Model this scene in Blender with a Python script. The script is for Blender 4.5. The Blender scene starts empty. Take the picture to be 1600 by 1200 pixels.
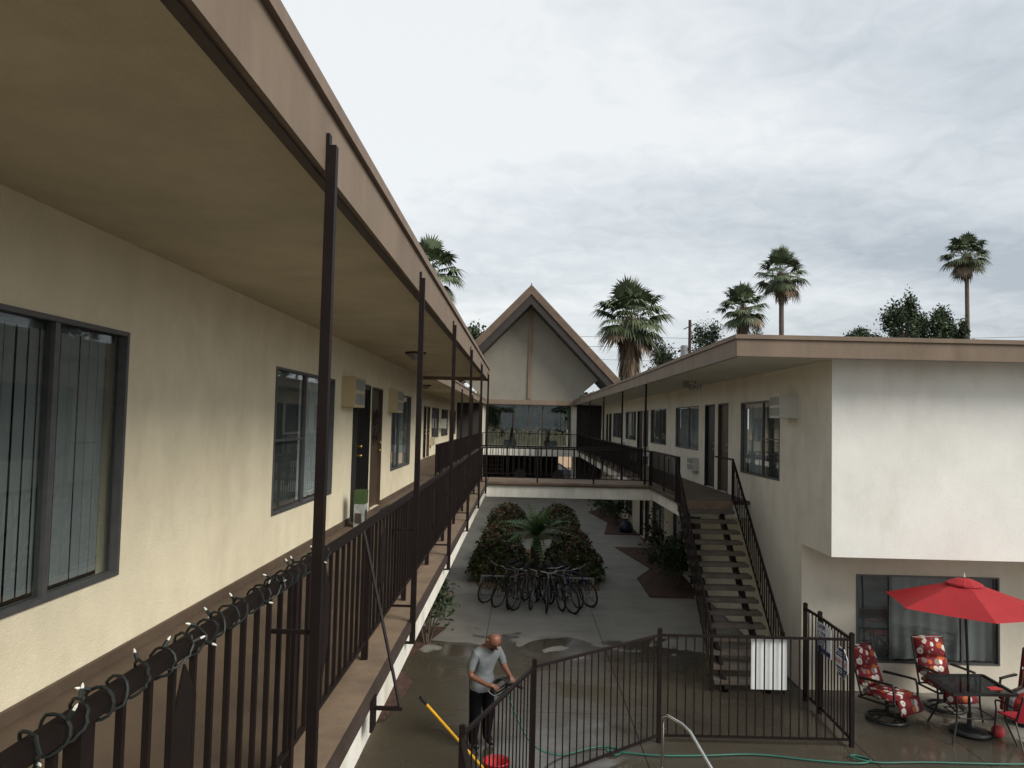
import bpy, bmesh, math, random
from mathutils import Vector, Matrix
random.seed(7)
R=math.radians
sc=bpy.context.scene
COL=sc.collection
# ---------------------------------------------------------------- camera
CAM=Vector((0,0,4.40)); FPX=1200.0
def _basis(yaw,pitch,roll):
    cy,sy,cp,sp=math.cos(yaw),math.sin(yaw),math.cos(pitch),math.sin(pitch)
    F=Vector((sy*cp,cy*cp,sp)); r=Vector((cy,-sy,0)); u=r.cross(F)
    c,s=math.cos(roll),math.sin(roll)
    return r*c+u*s, u*c-r*s, F
cR,cU,cF=_basis(R(-.724),R(2.792),R(1.335))
cam=bpy.data.cameras.new('camera'); camo=bpy.data.objects.new('camera',cam); COL.objects.link(camo)
camo.matrix_world=Matrix(((cR.x,cU.x,-cF.x,CAM.x),(cR.y,cU.y,-cF.y,CAM.y),(cR.z,cU.z,-cF.z,CAM.z),(0,0,0,1)))
cam.sensor_width=36; cam.lens=27.0; cam.clip_end=3000; cam.clip_start=.05
sc.camera=camo
# ---------------------------------------------------------------- world / sun
w=bpy.data.worlds.new('World'); sc.world=w; w.use_nodes=True
SUN_EL,SUN_AZ=R(37),R(126)          # azimuth measured from +Y clockwise
def world():
    nt=w.node_tree; nt.nodes.clear(); N=nt.nodes.new; L=nt.links.new
    out=N('ShaderNodeOutputWorld'); sky=N('ShaderNodeTexSky'); sky.sky_type='NISHITA'; sky.sun_disc=False
    sky.sun_elevation=SUN_EL; sky.sun_rotation=SUN_AZ; sky.air_density=1.3; sky.dust_density=3
    b1=N('ShaderNodeBackground'); b1.inputs[1].default_value=.10; L(sky.outputs[0],b1.inputs[0])
    tc=N('ShaderNodeTexCoord'); sp=N('ShaderNodeSeparateXYZ'); L(tc.outputs['Generated'],sp.inputs[0])
    def M(op,a,b=None):
        n=N('ShaderNodeMath'); n.operation=op
        for i,v in enumerate((a,b)):
            if v is None: continue
            if isinstance(v,(int,float)): n.inputs[i].default_value=v
            else: L(v,n.inputs[i])
        return n.outputs[0]
    zz=M('ADD',M('MAXIMUM',sp.outputs[2],0.0),.16)
    cb=N('ShaderNodeCombineXYZ'); L(M('DIVIDE',sp.outputs[0],zz),cb.inputs[0]); L(M('DIVIDE',sp.outputs[1],zz),cb.inputs[1])
    def noise(scale,det,rough,vec,dist=0):
        n=N('ShaderNodeTexNoise'); n.inputs['Scale'].default_value=scale; n.inputs['Detail'].default_value=det
        n.inputs['Roughness'].default_value=rough; n.inputs['Distortion'].default_value=dist; L(vec,n.inputs['Vector']); return n.outputs[0]
    st=N('ShaderNodeMapping'); L(cb.outputs[0],st.inputs[0]); st.inputs['Scale'].default_value=(.40,1.0,1); st.inputs['Location'].default_value=(7.7,5.1,0)
    big=noise(.75,3,.45,st.outputs[0],.3); mid=noise(1.9,4,.5,st.outputs[0],.2); fine=noise(9,6,.6,cb.outputs[0],.5)
    v=M('ADD',M('MULTIPLY',big,.66),M('ADD',M('MULTIPLY',mid,.20),M('MULTIPLY',fine,.15)))
    rp=N('ShaderNodeValToRGB'); L(v,rp.inputs[0]); e=rp.color_ramp.elements
    e[0].position=.38; e[0].color=(.21,.232,.255,1); e[1].position=.60; e[1].color=(.405,.415,.42,1)
    m=e.new(.5); m.color=(.32,.34,.355,1)
    b2=N('ShaderNodeBackground'); L(rp.outputs[0],b2.inputs[0]); b2.inputs[1].default_value=1.0
    mx=N('ShaderNodeMixShader'); mx.inputs[0].default_value=.93
    L(b1.outputs[0],mx.inputs[1]); L(b2.outputs[0],mx.inputs[2]); L(mx.outputs[0],out.inputs[0])
world()
sl=bpy.data.lights.new('sun','SUN'); sl.energy=1.5; sl.angle=R(28); sl.color=(1,.95,.87)
so=bpy.data.objects.new('sun',sl); COL.objects.link(so)
sd=Vector((math.sin(SUN_AZ)*math.cos(SUN_EL),math.cos(SUN_AZ)*math.cos(SUN_EL),math.sin(SUN_EL)))
so.rotation_euler=sd.to_track_quat('Z','Y').to_euler(); so.location=(0,-30,40)
vs=sc.view_settings; vs.view_transform='Standard'; vs.look='None'; vs.exposure=1.15; vs.gamma=1; vs.use_curve_mapping=False
# ---------------------------------------------------------------- pixel helpers (a pixel gives a direction; planes give the distance)
def ray(x,y): return cF+cR*((x-800)/FPX)-cU*((y-600)/FPX)
def atX(x,y,v): d=ray(x,y); return CAM+d*(v/d.x)
def atY(x,y,v): d=ray(x,y); return CAM+d*(v/d.y)
def atZ(x,y,v): d=ray(x,y); return CAM+d*((v-CAM.z)/d.z)
# ---------------------------------------------------------------- materials
MATS={}
def mat(name,col,rough=.8,metal=0,var=.12,vscale=3.0,bump=0,bscale=60,spec=.5,col2=None,streak=0,stain=0):
    m=bpy.data.materials.new(name); m.use_nodes=True; nt=m.node_tree; N=nt.nodes.new; L=nt.links.new
    b=nt.nodes['Principled BSDF']; b.inputs['Roughness'].default_value=rough; b.inputs['Metallic'].default_value=metal
    b.inputs['Specular IOR Level'].default_value=spec
    g=N('ShaderNodeNewGeometry'); n=N('ShaderNodeTexNoise'); n.inputs['Scale'].default_value=vscale; n.inputs['Detail'].default_value=6; n.inputs['Roughness'].default_value=.65
    vec=g.outputs['Position']
    if streak:
        mp=N('ShaderNodeMapping'); mp.inputs['Scale'].default_value=(1,1,streak); L(vec,mp.inputs[0]); L(mp.outputs[0],n.inputs['Vector'])
    else: L(vec,n.inputs['Vector'])
    r=N('ShaderNodeValToRGB'); L(n.outputs[0],r.inputs[0])
    c2=col2 if col2 else tuple(c*(1-2.2*var) for c in col)
    r.color_ramp.elements[0].position=.32; r.color_ramp.elements[0].color=(*c2,1)
    r.color_ramp.elements[1].position=.68; r.color_ramp.elements[1].color=(*[min(1,c*(1+var*.6)) for c in col],1)
    if stain:
        mp2=N('ShaderNodeMapping'); mp2.inputs['Scale'].default_value=(3.0,3.0,1.1); L(vec,mp2.inputs[0])
        n4=N('ShaderNodeTexNoise'); n4.inputs['Scale'].default_value=1.0; n4.inputs['Detail'].default_value=7; n4.inputs['Roughness'].default_value=.7; L(mp2.outputs[0],n4.inputs['Vector'])
        n5=N('ShaderNodeTexNoise'); n5.inputs['Scale'].default_value=.55; n5.inputs['Detail'].default_value=5; L(vec,n5.inputs['Vector'])
        ad=N('ShaderNodeMath'); ad.operation='MULTIPLY'; L(n4.outputs[0],ad.inputs[0]); L(n5.outputs[0],ad.inputs[1])
        mr=N('ShaderNodeMapRange'); L(ad.outputs[0],mr.inputs[0]); mr.inputs[1].default_value=.22; mr.inputs[2].default_value=.42; mr.inputs[3].default_value=0; mr.inputs[4].default_value=stain
        ms=N('ShaderNodeMix'); ms.data_type='RGBA'; ms.blend_type='MULTIPLY'; L(mr.outputs[0],ms.inputs[0]); L(r.outputs[0],ms.inputs[6]); ms.inputs[7].default_value=(.55,.47,.36,1); L(ms.outputs[2],b.inputs['Base Color'])
    else: L(r.outputs[0],b.inputs['Base Color'])
    if bump:
        n2=N('ShaderNodeTexNoise'); n2.inputs['Scale'].default_value=bscale; n2.inputs['Detail'].default_value=4; L(vec,n2.inputs['Vector'])
        bp=N('ShaderNodeBump'); bp.inputs['Strength'].default_value=bump; bp.inputs['Distance'].default_value=.012; L(n2.outputs[0],bp.inputs['Height']); L(bp.outputs[0],b.inputs['Normal'])
    MATS[name]=m; return m
cream=mat('cream_stucco',(.76,.685,.50),.9,var=.05,stain=.22,vscale=2.4,bump=.4,bscale=80,streak=.8)
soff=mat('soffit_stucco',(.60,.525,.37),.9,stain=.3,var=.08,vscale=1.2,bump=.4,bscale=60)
white=mat('white_stucco',(.80,.80,.75),.9,stain=.22,var=.04,vscale=1.4,bump=.4,bscale=70,streak=.8)
rwall=mat('ivory_stucco',(.74,.69,.58),.9,stain=.28,var=.05,vscale=1.6,bump=.6,bscale=60,streak=.8)
slabw=mat('white_slab_paint',(.78,.76,.68),.85,stain=.45,var=.09,vscale=4,bump=.5,bscale=40,streak=.3)
gray=mat('gable_stucco',(.22,.205,.17),.9,var=.05,vscale=1.5)
tan=mat('tan_fascia_paint',(.20,.148,.105),.75,stain=.4,var=.09,vscale=2.2,bump=.15,bscale=25,streak=.25)
tancap=mat('roof_edge_cap',(.20,.145,.105),.7,var=.12,vscale=5)
roofm=mat('roof_gravel',(.28,.26,.23),.95,var=.2,vscale=20)
brown=mat('brown_metal_paint',(.011,.0062,.0052),.6,spec=.22,var=.18,vscale=9)
trim=mat('dark_brown_trim',(.055,.036,.028),.6,var=.15,vscale=8)
deck=mat('brown_deck_coating',(.105,.072,.046),.75,var=.16,vscale=1.4,bump=.3,bscale=90)
ledge=mat('tan_deck_edge',(.20,.14,.09),.8,var=.15,vscale=4,bump=.2,bscale=70)
dark=mat('dark_interior',(.02,.02,.02),.9)
darkst=mat('dark_soffit_shade',(.035,.03,.028),.9)  # near-black, also carries the painted shade under the gable and in the passage
alu=mat('window_aluminium',(.13,.13,.13),.45,metal=.5,var=.1,vscale=10)
blind=mat('grey_blind',(.30,.31,.305),.8,var=.06,vscale=3)
curtain=mat('white_curtain',(.62,.63,.64),.85,var=.06,vscale=4)
screen=mat('dark_insect_screen',(.10,.105,.10),.7)
blackd=mat('black_door_paint',(.012,.012,.014),.45)
brownd=mat('brown_door_paint',(.075,.05,.03),.5,var=.12,vscale=3)
brass=mat('brass',(.6,.42,.15),.3,metal=1)
acm=mat('beige_ac_case',(.55,.46,.28),.6,var=.05)
acw=mat('pale_ac_case',(.55,.55,.50),.6,var=.06)
acg=mat('ac_grille',(.30,.29,.26),.6)
tread=mat('concrete_tread',(.13,.105,.082),.85,var=.18,vscale=5,bump=.4,bscale=60)
soil=mat('red_bark_mulch',(.10,.05,.035),.95,var=.35,vscale=14,bump=1,bscale=50)
soily=mat('leaf_litter',(.20,.13,.06),.95,var=.35,vscale=18,bump=1,bscale=60)
bark=mat('tree_bark',(.14,.11,.085),.95,var=.25,vscale=6,bump=1,bscale=12)
leafg=mat('green_leaves',(.055,.085,.028),.6,var=.3,vscale=2)
leafd=mat('dark_leaves',(.045,.072,.03),.6,var=.3,vscale=2)
leafr=mat('red_leaf_tips',(.17,.06,.03),.55,var=.3,vscale=5)
hedgeg=mat('hedge_leaves',(.07,.10,.028),.55,var=.3,vscale=5)
ferng=mat('cycad_leaves',(.085,.17,.035),.5,var=.25,vscale=5)
palmg=mat('palm_fronds',(.10,.13,.062),.55,var=.25,vscale=1.5)
palmd=mat('dead_palm_fronds',(.20,.145,.095),.9,var=.25,vscale=2)
red=mat('red_canvas',(.34,.008,.014),.75,var=.06,vscale=6)
redsl=mat('red_sling',(.42,.012,.03),.6,var=.08,vscale=6)
blackm=mat('black_metal',(.012,.012,.012),.4)
rubber=mat('rubber',(.012,.012,.012),.8)
chrome=mat('chrome',(.75,.75,.75),.15,metal=1,var=.03)
steel=mat('grey_steel',(.30,.30,.30),.35,metal=.9,var=.06)
hosem=mat('green_hose',(.02,.12,.085),.45,var=.1)
yellow=mat('yellow_pole',(.75,.40,.02),.45,var=.06)
redp=mat('red_plastic',(.55,.02,.03),.4,var=.05)
whitep=mat('white_panel',(.78,.80,.80),.6,var=.03)
navy=mat('sign_blue',(.03,.04,.15),.5,var=.05)
signred=mat('sign_red',(.55,.05,.06),.5,var=.05)
polo=mat('grey_polo',(.17,.19,.20),.9,var=.12,vscale=9,bump=.9,bscale=14,spec=.2)
trous=mat('black_trousers',(.006,.006,.008),.95,spec=.1)
skin=mat('skin',(.20,.085,.05),.5,var=.12,vscale=16)
beard=mat('dark_hair',(.02,.014,.012),.8)
wirem=mat('green_wire',(.005,.009,.0075),.6)
bulb=mat('clear_bulb',(.75,.75,.68),.25)
greenbox=mat('green_carton',(.04,.075,.02),.6,var=.15,vscale=20)
whitebox=mat('white_carton',(.33,.35,.34),.6,var=.2,vscale=16)
wood=mat('pole_wood',(.05,.033,.025),.9)
redroof=mat('red_roof_tile',(.34,.15,.11),.9,var=.15)
peach=mat('peach_house',(.62,.46,.32),.9,var=.06)
carw=mat('white_car',(.7,.7,.7),.25); card=mat('dark_car',(.03,.035,.045),.25); bluebag=mat('blue_plastic',(.008,.016,.035),.5)
def glass_mat(name,tint,ior=1.5):
    m=bpy.data.materials.new(name); m.use_nodes=True; nt=m.node_tree; nt.nodes.clear(); N=nt.nodes.new; L=nt.links.new
    o=N('ShaderNodeOutputMaterial'); t=N('ShaderNodeBsdfTransparent'); t.inputs[0].default_value=(*tint,1)
    g=N('ShaderNodeBsdfGlossy'); g.inputs['Roughness'].default_value=.02; lw=N('ShaderNodeLayerWeight'); lw.inputs[0].default_value=.5; pw=N('ShaderNodeMath'); pw.operation='POWER'; L(lw.outputs['Facing'],pw.inputs[0]); pw.inputs[1].default_value=5; f=N('ShaderNodeMath'); f.operation='MULTIPLY_ADD'; L(pw.outputs[0],f.inputs[0]); f.inputs[1].default_value=.92; f.inputs[2].default_value=.05
    x=N('ShaderNodeMixShader'); L(f.outputs[0],x.inputs[0]); L(t.outputs[0],x.inputs[1]); L(g.outputs[0],x.inputs[2]); L(x.outputs[0],o.inputs[0])
    MATS[name]=m; return m
glass=glass_mat('window_glass',(.86,.89,.89)); glassc=glass_mat('lobby_glass',(.62,.67,.67)); tglass=glass_mat('table_glass',(.25,.26,.26))
def concrete():
    m=mat('wet_concrete',(.26,.245,.215),.85,var=.12,vscale=.9,bump=.25,bscale=40); nt=m.node_tree; N=nt.nodes.new; L=nt.links.new
    b=nt.nodes['Principled BSDF']; base=b.inputs['Base Color'].links[0].from_socket
    g=N('ShaderNodeNewGeometry'); s=N('ShaderNodeSeparateXYZ'); L(g.outputs['Position'],s.inputs[0])
    n=N('ShaderNodeTexNoise'); n.inputs['Scale'].default_value=.75; n.inputs['Detail'].default_value=9; n.inputs['Distortion'].default_value=1.3; L(g.outputs['Position'],n.inputs['Vector'])
    def M(op,a,b2):
        k=N('ShaderNodeMath'); k.operation=op
        for i,v in enumerate((a,b2)):
            if isinstance(v,(int,float)): k.inputs[i].default_value=v
            else: L(v,k.inputs[i])
        return k.outputs[0]
    # washed area: everything nearer than about 16 m, drying out on the patio to the right
    edge=M('ADD',M('MULTIPLY',n.outputs[0],6.0),12.6)
    t=M('SUBTRACT',edge,M('ADD',s.outputs[1],M('MULTIPLY',M('MAXIMUM',M('SUBTRACT',s.outputs[0],4.9),0),1.6)))
    k=N('ShaderNodeMapRange'); L(t,k.inputs[0]); k.inputs[1].default_value=-.06; k.inputs[2].default_value=.16
    mx=N('ShaderNodeMix'); mx.data_type='RGBA'; L(k.outputs[0],mx.inputs[0]); L(base,mx.inputs[6])
    mul=N('ShaderNodeMix'); mul.data_type='RGBA'; mul.blend_type='MULTIPLY'; mul.inputs[0].default_value=1; L(base,mul.inputs[6]); mul.inputs[7].default_value=(.27,.245,.205,1)
    L(mul.outputs[2],mx.inputs[7]); L(mx.outputs[2],b.inputs['Base Color'])
    n3=N('ShaderNodeTexNoise'); n3.inputs['Scale'].default_value=.9; n3.inputs['Detail'].default_value=3; L(g.outputs['Position'],n3.inputs['Vector'])
    pr=N('ShaderNodeMapRange'); L(n3.outputs[0],pr.inputs[0]); pr.inputs[1].default_value=.40; pr.inputs[2].default_value=.62; pr.inputs[3].default_value=.40; pr.inputs[4].default_value=.03
    rr=N('ShaderNodeMix'); rr.data_type='FLOAT'; L(k.outputs[0],rr.inputs[0]); rr.inputs[2].default_value=.85; L(pr.outputs[0],rr.inputs[3]); L(rr.outputs[0],b.inputs['Roughness'])
    bp=b.inputs['Normal'].links[0].from_node; L(M('SUBTRACT',.30,M('MULTIPLY',k.outputs[0],.25)),bp.inputs['Strength'])
    return m
conc=concrete()
def floral():
    m=bpy.data.materials.new('floral_fabric'); m.use_nodes=True; nt=m.node_tree; N=nt.nodes.new; L=nt.links.new; b=nt.nodes['Principled BSDF']; b.inputs['Roughness'].default_value=.85
    tc=N('ShaderNodeTexCoord'); v=N('ShaderNodeTexVoronoi'); v.inputs['Scale'].default_value=9.5; v.inputs['Randomness'].default_value=.75; L(tc.outputs['Object'],v.inputs['Vector'])
    nz=N('ShaderNodeTexNoise'); nz.inputs['Scale'].default_value=22; L(tc.outputs['Object'],nz.inputs['Vector'])
    ad=N('ShaderNodeMath'); ad.operation='MULTIPLY_ADD'; L(nz.outputs[0],ad.inputs[0]); ad.inputs[1].default_value=.18; L(v.outputs['Distance'],ad.inputs[2])
    r=N('ShaderNodeValToRGB'); r.color_ramp.interpolation='CONSTANT'; L(ad.outputs[0],r.inputs[0]); e=r.color_ramp.elements
    e[0].position=0; e[0].color=(.45,.20,.03,1); e[1].position=.24; e[1].color=(1,1,1,1); q=e.new(.56); q.color=(.20,.014,.02,1)
    sx=N('ShaderNodeSeparateColor'); L(v.outputs['Color'],sx.inputs[0]); pr=N('ShaderNodeValToRGB'); pr.color_ramp.interpolation='CONSTANT'; L(sx.outputs[0],pr.inputs[0]); p=pr.color_ramp.elements
    p[0].position=0; p[0].color=(.75,.72,.65,1); p[1].position=.45; p[1].color=(.55,.12,.03,1); q=p.new(.65); q.color=(.22,.20,.19,1); q=p.new(.82); q.color=(.30,.02,.03,1)
    gt=N('ShaderNodeMath'); gt.operation='GREATER_THAN'; L(ad.outputs[0],gt.inputs[0]); gt.inputs[1].default_value=.24
    lt=N('ShaderNodeMath'); lt.operation='LESS_THAN'; L(ad.outputs[0],lt.inputs[0]); lt.inputs[1].default_value=.56
    an=N('ShaderNodeMath'); an.operation='MULTIPLY'; L(gt.outputs[0],an.inputs[0]); L(lt.outputs[0],an.inputs[1])
    mx=N('ShaderNodeMix'); mx.data_type='RGBA'; L(an.outputs[0],mx.inputs[0]); L(r.outputs[0],mx.inputs[6]); L(pr.outputs[0],mx.inputs[7]); L(mx.outputs[2],b.inputs['Base Color'])
    return m
floralm=floral()
def striped():
    m=bpy.data.materials.new('striped_fabric'); m.use_nodes=True; nt=m.node_tree; N=nt.nodes.new; L=nt.links.new; b=nt.nodes['Principled BSDF']; b.inputs['Roughness'].default_value=.85
    tc=N('ShaderNodeTexCoord'); s=N('ShaderNodeSeparateXYZ'); L(tc.outputs['Object'],s.inputs[0])
    k=N('ShaderNodeMath'); k.operation='MULTIPLY_ADD'; L(s.outputs[0],k.inputs[0]); k.inputs[1].default_value=3.6; k.inputs[2].default_value=20
    fr=N('ShaderNodeMath'); fr.operation='FRACT'; L(k.outputs[0],fr.inputs[0]); r=N('ShaderNodeValToRGB'); r.color_ramp.interpolation='CONSTANT'; L(fr.outputs[0],r.inputs[0]); e=r.color_ramp.elements
    e[0].position=0; e[0].color=(.35,.03,.03,1); e[1].position=.25; e[1].color=(.6,.55,.45,1)
    for p,c in ((.32,(.12,.02,.02,1)),(.5,(.35,.42,.46,1)),(.68,(.6,.55,.45,1)),(.75,(.35,.03,.03,1))): q=e.new(p); q.color=c
    L(r.outputs[0],b.inputs['Base Color']); return m
stripem=striped()
# ---------------------------------------------------------------- mesh helpers
def org(p):
    v=Vector((0,0,0))
    while p is not None: v+=p.location; p=p.parent
    return v
class MB:
    def __init__(s): s.v=[]; s.f=[]; s.m=[]; s.mi=0
    def add(s,vs,fs):
        o=len(s.v); s.v+= [tuple(q) for q in vs]; s.f+=[tuple(i+o for i in f) for f in fs]; s.m+=[s.mi]*len(fs)
    def box(s,x0,x1,y0,y1,z0,z1):
        x0,x1=min(x0,x1),max(x0,x1); y0,y1=min(y0,y1),max(y0,y1); z0,z1=min(z0,z1),max(z0,z1)
        s.add([(x0,y0,z0),(x1,y0,z0),(x1,y1,z0),(x0,y1,z0),(x0,y0,z1),(x1,y0,z1),(x1,y1,z1),(x0,y1,z1)],
              [(0,3,2,1),(4,5,6,7),(0,1,5,4),(1,2,6,5),(2,3,7,6),(3,0,4,7)]); return s
    def bar(s,a,b,wd,h=None,up=(0,0,1)):
        a,b=Vector(a),Vector(b); h=h or wd; d=(b-a).normalized(); u=Vector(up)
        if abs(d.dot(u))>.98: u=Vector((0,1,0))
        r=d.cross(u).normalized()*wd/2; u=r.cross(d).normalized()*h/2
        s.add([a-r-u,a+r-u,a+r+u,a-r+u,b-r-u,b+r-u,b+r+u,b-r+u],[(0,1,2,3),(7,6,5,4),(0,4,5,1),(1,5,6,2),(2,6,7,3),(3,7,4,0)]); return s
    def tube(s,pts,rad,n=8,cap=True,closed=False):
        pts=[Vector(p) for p in pts]; rs=rad if isinstance(rad,(list,tuple)) else [rad]*len(pts); rings=[]; N=len(pts); u=None
        for i,p in enumerate(pts):
            d=(pts[(i+1)%N]-pts[i-1]) if (closed or 0<i<N-1) else (pts[1]-p if i==0 else p-pts[i-1])
            d.normalize()
            if u is None: u=Vector((0,0,1)) if abs(d.z)<.9 else Vector((0,1,0))
            r=d.cross(u).normalized(); u=r.cross(d).normalized()
            rings.append([p+(r*math.cos(2*math.pi*k/n)+u*math.sin(2*math.pi*k/n))*rs[i] for k in range(n)])
        vs=[q for r in rings for q in r]; fs=[]
        for i in range(N if closed else N-1):
            j=(i+1)%N
            for k in range(n): fs.append((i*n+k,i*n+(k+1)%n,j*n+(k+1)%n,j*n+k))
        if cap and not closed: fs+= [tuple(range(n))[::-1],tuple((N-1)*n+k for k in range(n))]
        s.add(vs,fs); return s
    def lathe(s,c,prof,n=20):
        c=Vector(c); vs=[];fs=[]
        for r,z in prof:
            for k in range(n): vs.append(c+Vector((r*math.cos(2*math.pi*k/n),r*math.sin(2*math.pi*k/n),z)))
        for i in range(len(prof)-1):
            for k in range(n): fs.append((i*n+k,i*n+(k+1)%n,(i+1)*n+(k+1)%n,(i+1)*n+k))
        s.add(vs,fs); return s
    def prism(s,poly,d):
        d=Vector(d); n=len(poly); poly=[Vector(p) for p in poly]
        s.add(poly+[p+d for p in poly],[tuple(range(n))[::-1],tuple(range(n,2*n))]+[(i,(i+1)%n,n+(i+1)%n,n+i) for i in range(n)]); return s
    def mesh(s,name,mats,o=Vector((0,0,0))):
        me=bpy.data.meshes.new(name); me.from_pydata([(a-o.x,b-o.y,c-o.z) for a,b,c in s.v],[],s.f)
        for m in (mats if isinstance(mats,(list,tuple)) else [mats]): me.materials.append(m)
        if any(s.m): me.polygons.foreach_set('material_index',s.m)
        me.update(); return me
    def build(s,name,mats,parent=None,smooth=False,bevel=0,local=False):
        o=Vector((0,0,0)) if local else org(parent)
        if bevel or smooth:
            bm=bmesh.new(); me=s.mesh(name,mats,o); bm.from_mesh(me)
            bmesh.ops.recalc_face_normals(bm,faces=bm.faces)
            if bevel: bmesh.ops.bevel(bm,geom=[e for e in bm.edges],offset=bevel,segments=2,affect='EDGES',clamp_overlap=True)
            for f in bm.faces: f.smooth=smooth
            bm.to_mesh(me); bm.free()
        else: me=s.mesh(name,mats,o)
        ob=bpy.data.objects.new(name,me); COL.objects.link(ob); ob.parent=parent; return ob
def tag(o,label=None,cat=None,group=None,kind=None):
    if label: o['label']=label
    if cat: o['category']=cat
    if group: o['group']=group
    if kind: o['kind']=kind
    return o
def thing(name,label,cat,loc=(0,0,0),group=None):
    o=bpy.data.objects.new(name,None); COL.objects.link(o); o.location=loc; o.empty_display_size=.2
    return tag(o,label,cat,group)
def inst(name,me,parent,wloc,rot=None,scale=None):
    o=bpy.data.objects.new(name,me); COL.objects.link(o); o.parent=parent; o.location=Vector(wloc)-org(parent)
    if rot: o.rotation_euler=rot
    if scale: o.scale=scale
    return o
def copy_tree(o,parent=None):
    c=o.copy(); COL.objects.link(c); c.parent=parent
    for ch in list(o.children): copy_tree(ch,c)
    return c
def struct(mb,name,m,parent=None): return tag(mb.build(name,m,parent),kind='structure')
# ---------------------------------------------------------------- ground
struct(MB().box(-900,900,-300,1500,-.30,-.03),'ground',mat('asphalt',(.10,.095,.09),.9,vscale=1))
court=tag(bpy.data.objects.new('courtyard_paving',None),kind='structure'); COL.objects.link(court)
xs=[-2.5,-.6,1.75,4.8]; ys=[2,4.6,7.2,9.7,11.9,13.9,16.5,19.7,23.2,27,31,35,39.5,44,52]
for i in range(3):
    for j in range(len(ys)-1):
        MB().box(xs[i]+.006,xs[i+1]-.006,ys[j]+.006,ys[j+1]-.006,-.05,0).build('paving_slab',conc,court)
for x0,x1 in ((4.8,6.3),(6.3,8.3),(8.3,10.5),(10.5,13)):
    for y0,y1 in ((2,4.6),(4.6,7.2),(7.2,9.7),(9.7,11.4),(11.4,13.25)):
        MB().box(x0+.006,x1-.006,y0+.006,y1-.006,-.05,0).build('paving_slab',conc,court)
# ---------------------------------------------------------------- walls with openings, windows, doors
class Face:
    """a wall plane: origin, direction along it (u), outward normal (n)"""
    def __init__(s,o,u,n): s.o=Vector(o); s.u=Vector(u); s.n=Vector(n)
    def p(s,a,z,d=0): return s.o+s.u*a+s.n*d+Vector((0,0,z))
    def box(s,mb,a0,a1,z0,z1,d0,d1):
        q=[s.p(a,z,d) for a in (a0,a1) for z in (z0,z1) for d in (d0,d1)]
        mb.box(min(v.x for v in q),max(v.x for v in q),min(v.y for v in q),max(v.y for v in q),min(v.z for v in q),max(v.z for v in q))
def wall(face,a0,a1,z0,z1,holes,name,m,parent,depth=.14):
    mb=MB(); us=sorted({a0,a1,*[h[0] for h in holes],*[h[1] for h in holes]}); zs=sorted({z0,z1,*[h[2] for h in holes],*[h[3] for h in holes]})
    for i in range(len(us)-1):
        for j in range(len(zs)-1):
            ca,cz=(us[i]+us[i+1])/2,(zs[j]+zs[j+1])/2
            if any(h[0]<ca<h[1] and h[2]<cz<h[3] for h in holes): continue
            mb.add([face.p(us[i],zs[j]),face.p(us[i+1],zs[j]),face.p(us[i+1],zs[j+1]),face.p(us[i],zs[j+1])],[(0,1,2,3)])
    for h in holes:
        c=[(h[0],h[2]),(h[1],h[2]),(h[1],h[3]),(h[0],h[3])]
        for k in range(4):
            (a,z),(b,y)=c[k],c[(k+1)%4]; mb.add([face.p(a,z),face.p(b,y),face.p(b,y,-depth),face.p(a,z,-depth)],[(0,1,2,3)])
    return mb.build(name,m,parent)
def window(face,a0,a1,z0,z1,parent,split=.5,kind='curtain',near=None,rail=False):
    t=.028; mb=MB()
    for q in ((a0,a1,z0,z0+t),(a0,a1,z1-t,z1),(a0,a0+t,z0+t,z1-t),(a1-t,a1,z0+t,z1-t)): face.box(mb,*q,-.06,.012)
    am=a0+(a1-a0)*split; face.box(mb,am-.022,am+.022,z0+t,z1-t,-.058,-.005)
    wn=mb.build('window',alu,parent)
    for p0,p1,d in ((a0+t,am-.022,-.03),(am+.022,a1-t,-.042)):
        mb=MB(); face.box(mb,p0,p1,z0+t,z1-t,d-.002,d+.002); mb.build('pane',glass,wn)
    if rail:
        mb=MB(); zm=(z0+z1)/2; face.box(mb,a0+t,am-.022,zm-.012,zm+.012,-.024,-.010); mb.build('screen_rail',alu,wn)
    if kind=='slats':
        n=int((a1-a0-.06)/.095); rnd=random.Random(int(a0*100))
        for k in range(n):
            c=a0+.07+k*.095+rnd.uniform(-.004,.004); ang=rnd.uniform(-.10,.03); hw=.0455; dx,dd=hw*math.cos(ang),hw*math.sin(ang)
            mb=MB(); A=face.p(c-dx,z0+.05,-.078-dd); B=face.p(c+dx,z0+.05,-.078+dd); mb.prism([A,B,B+face.n*.002,A+face.n*.002],(0,0,z1-z0-.1)); mb.build('blind_slat',blind,wn)
        mb=MB(); face.box(mb,a0+.03,a1-.03,z1-.07,z1-.03,-.15,-.07); mb.build('blind_headrail',alu,wn)
    else:
        segs=[(a0+.04,am,screen if kind!='curtain2' else curtain),(am,a1-.04,curtain if kind in('curtain','curtain2') else blind)]
        for s0,s1,m in segs:
            mb=MB(); n=40; vs=[]; rnd=random.Random(int(s0*77)); ph=rnd.uniform(0,6)
            for k in range(n+1):
                a=s0+(s1-s0)*k/n; d=-.15+(.022*math.sin(k*1.3+ph)+.012*math.sin(k*.57+ph)) if m is not screen else -.09
                vs+=[face.p(a,z0+.03,d),face.p(a,z1-.03,d)]
            mb.add(vs,[(2*k,2*k+2,2*k+3,2*k+1) for k in range(n)]); mb.build('curtain' if m is not screen else 'insect_screen',m,wn,smooth=True)
    return wn
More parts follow.
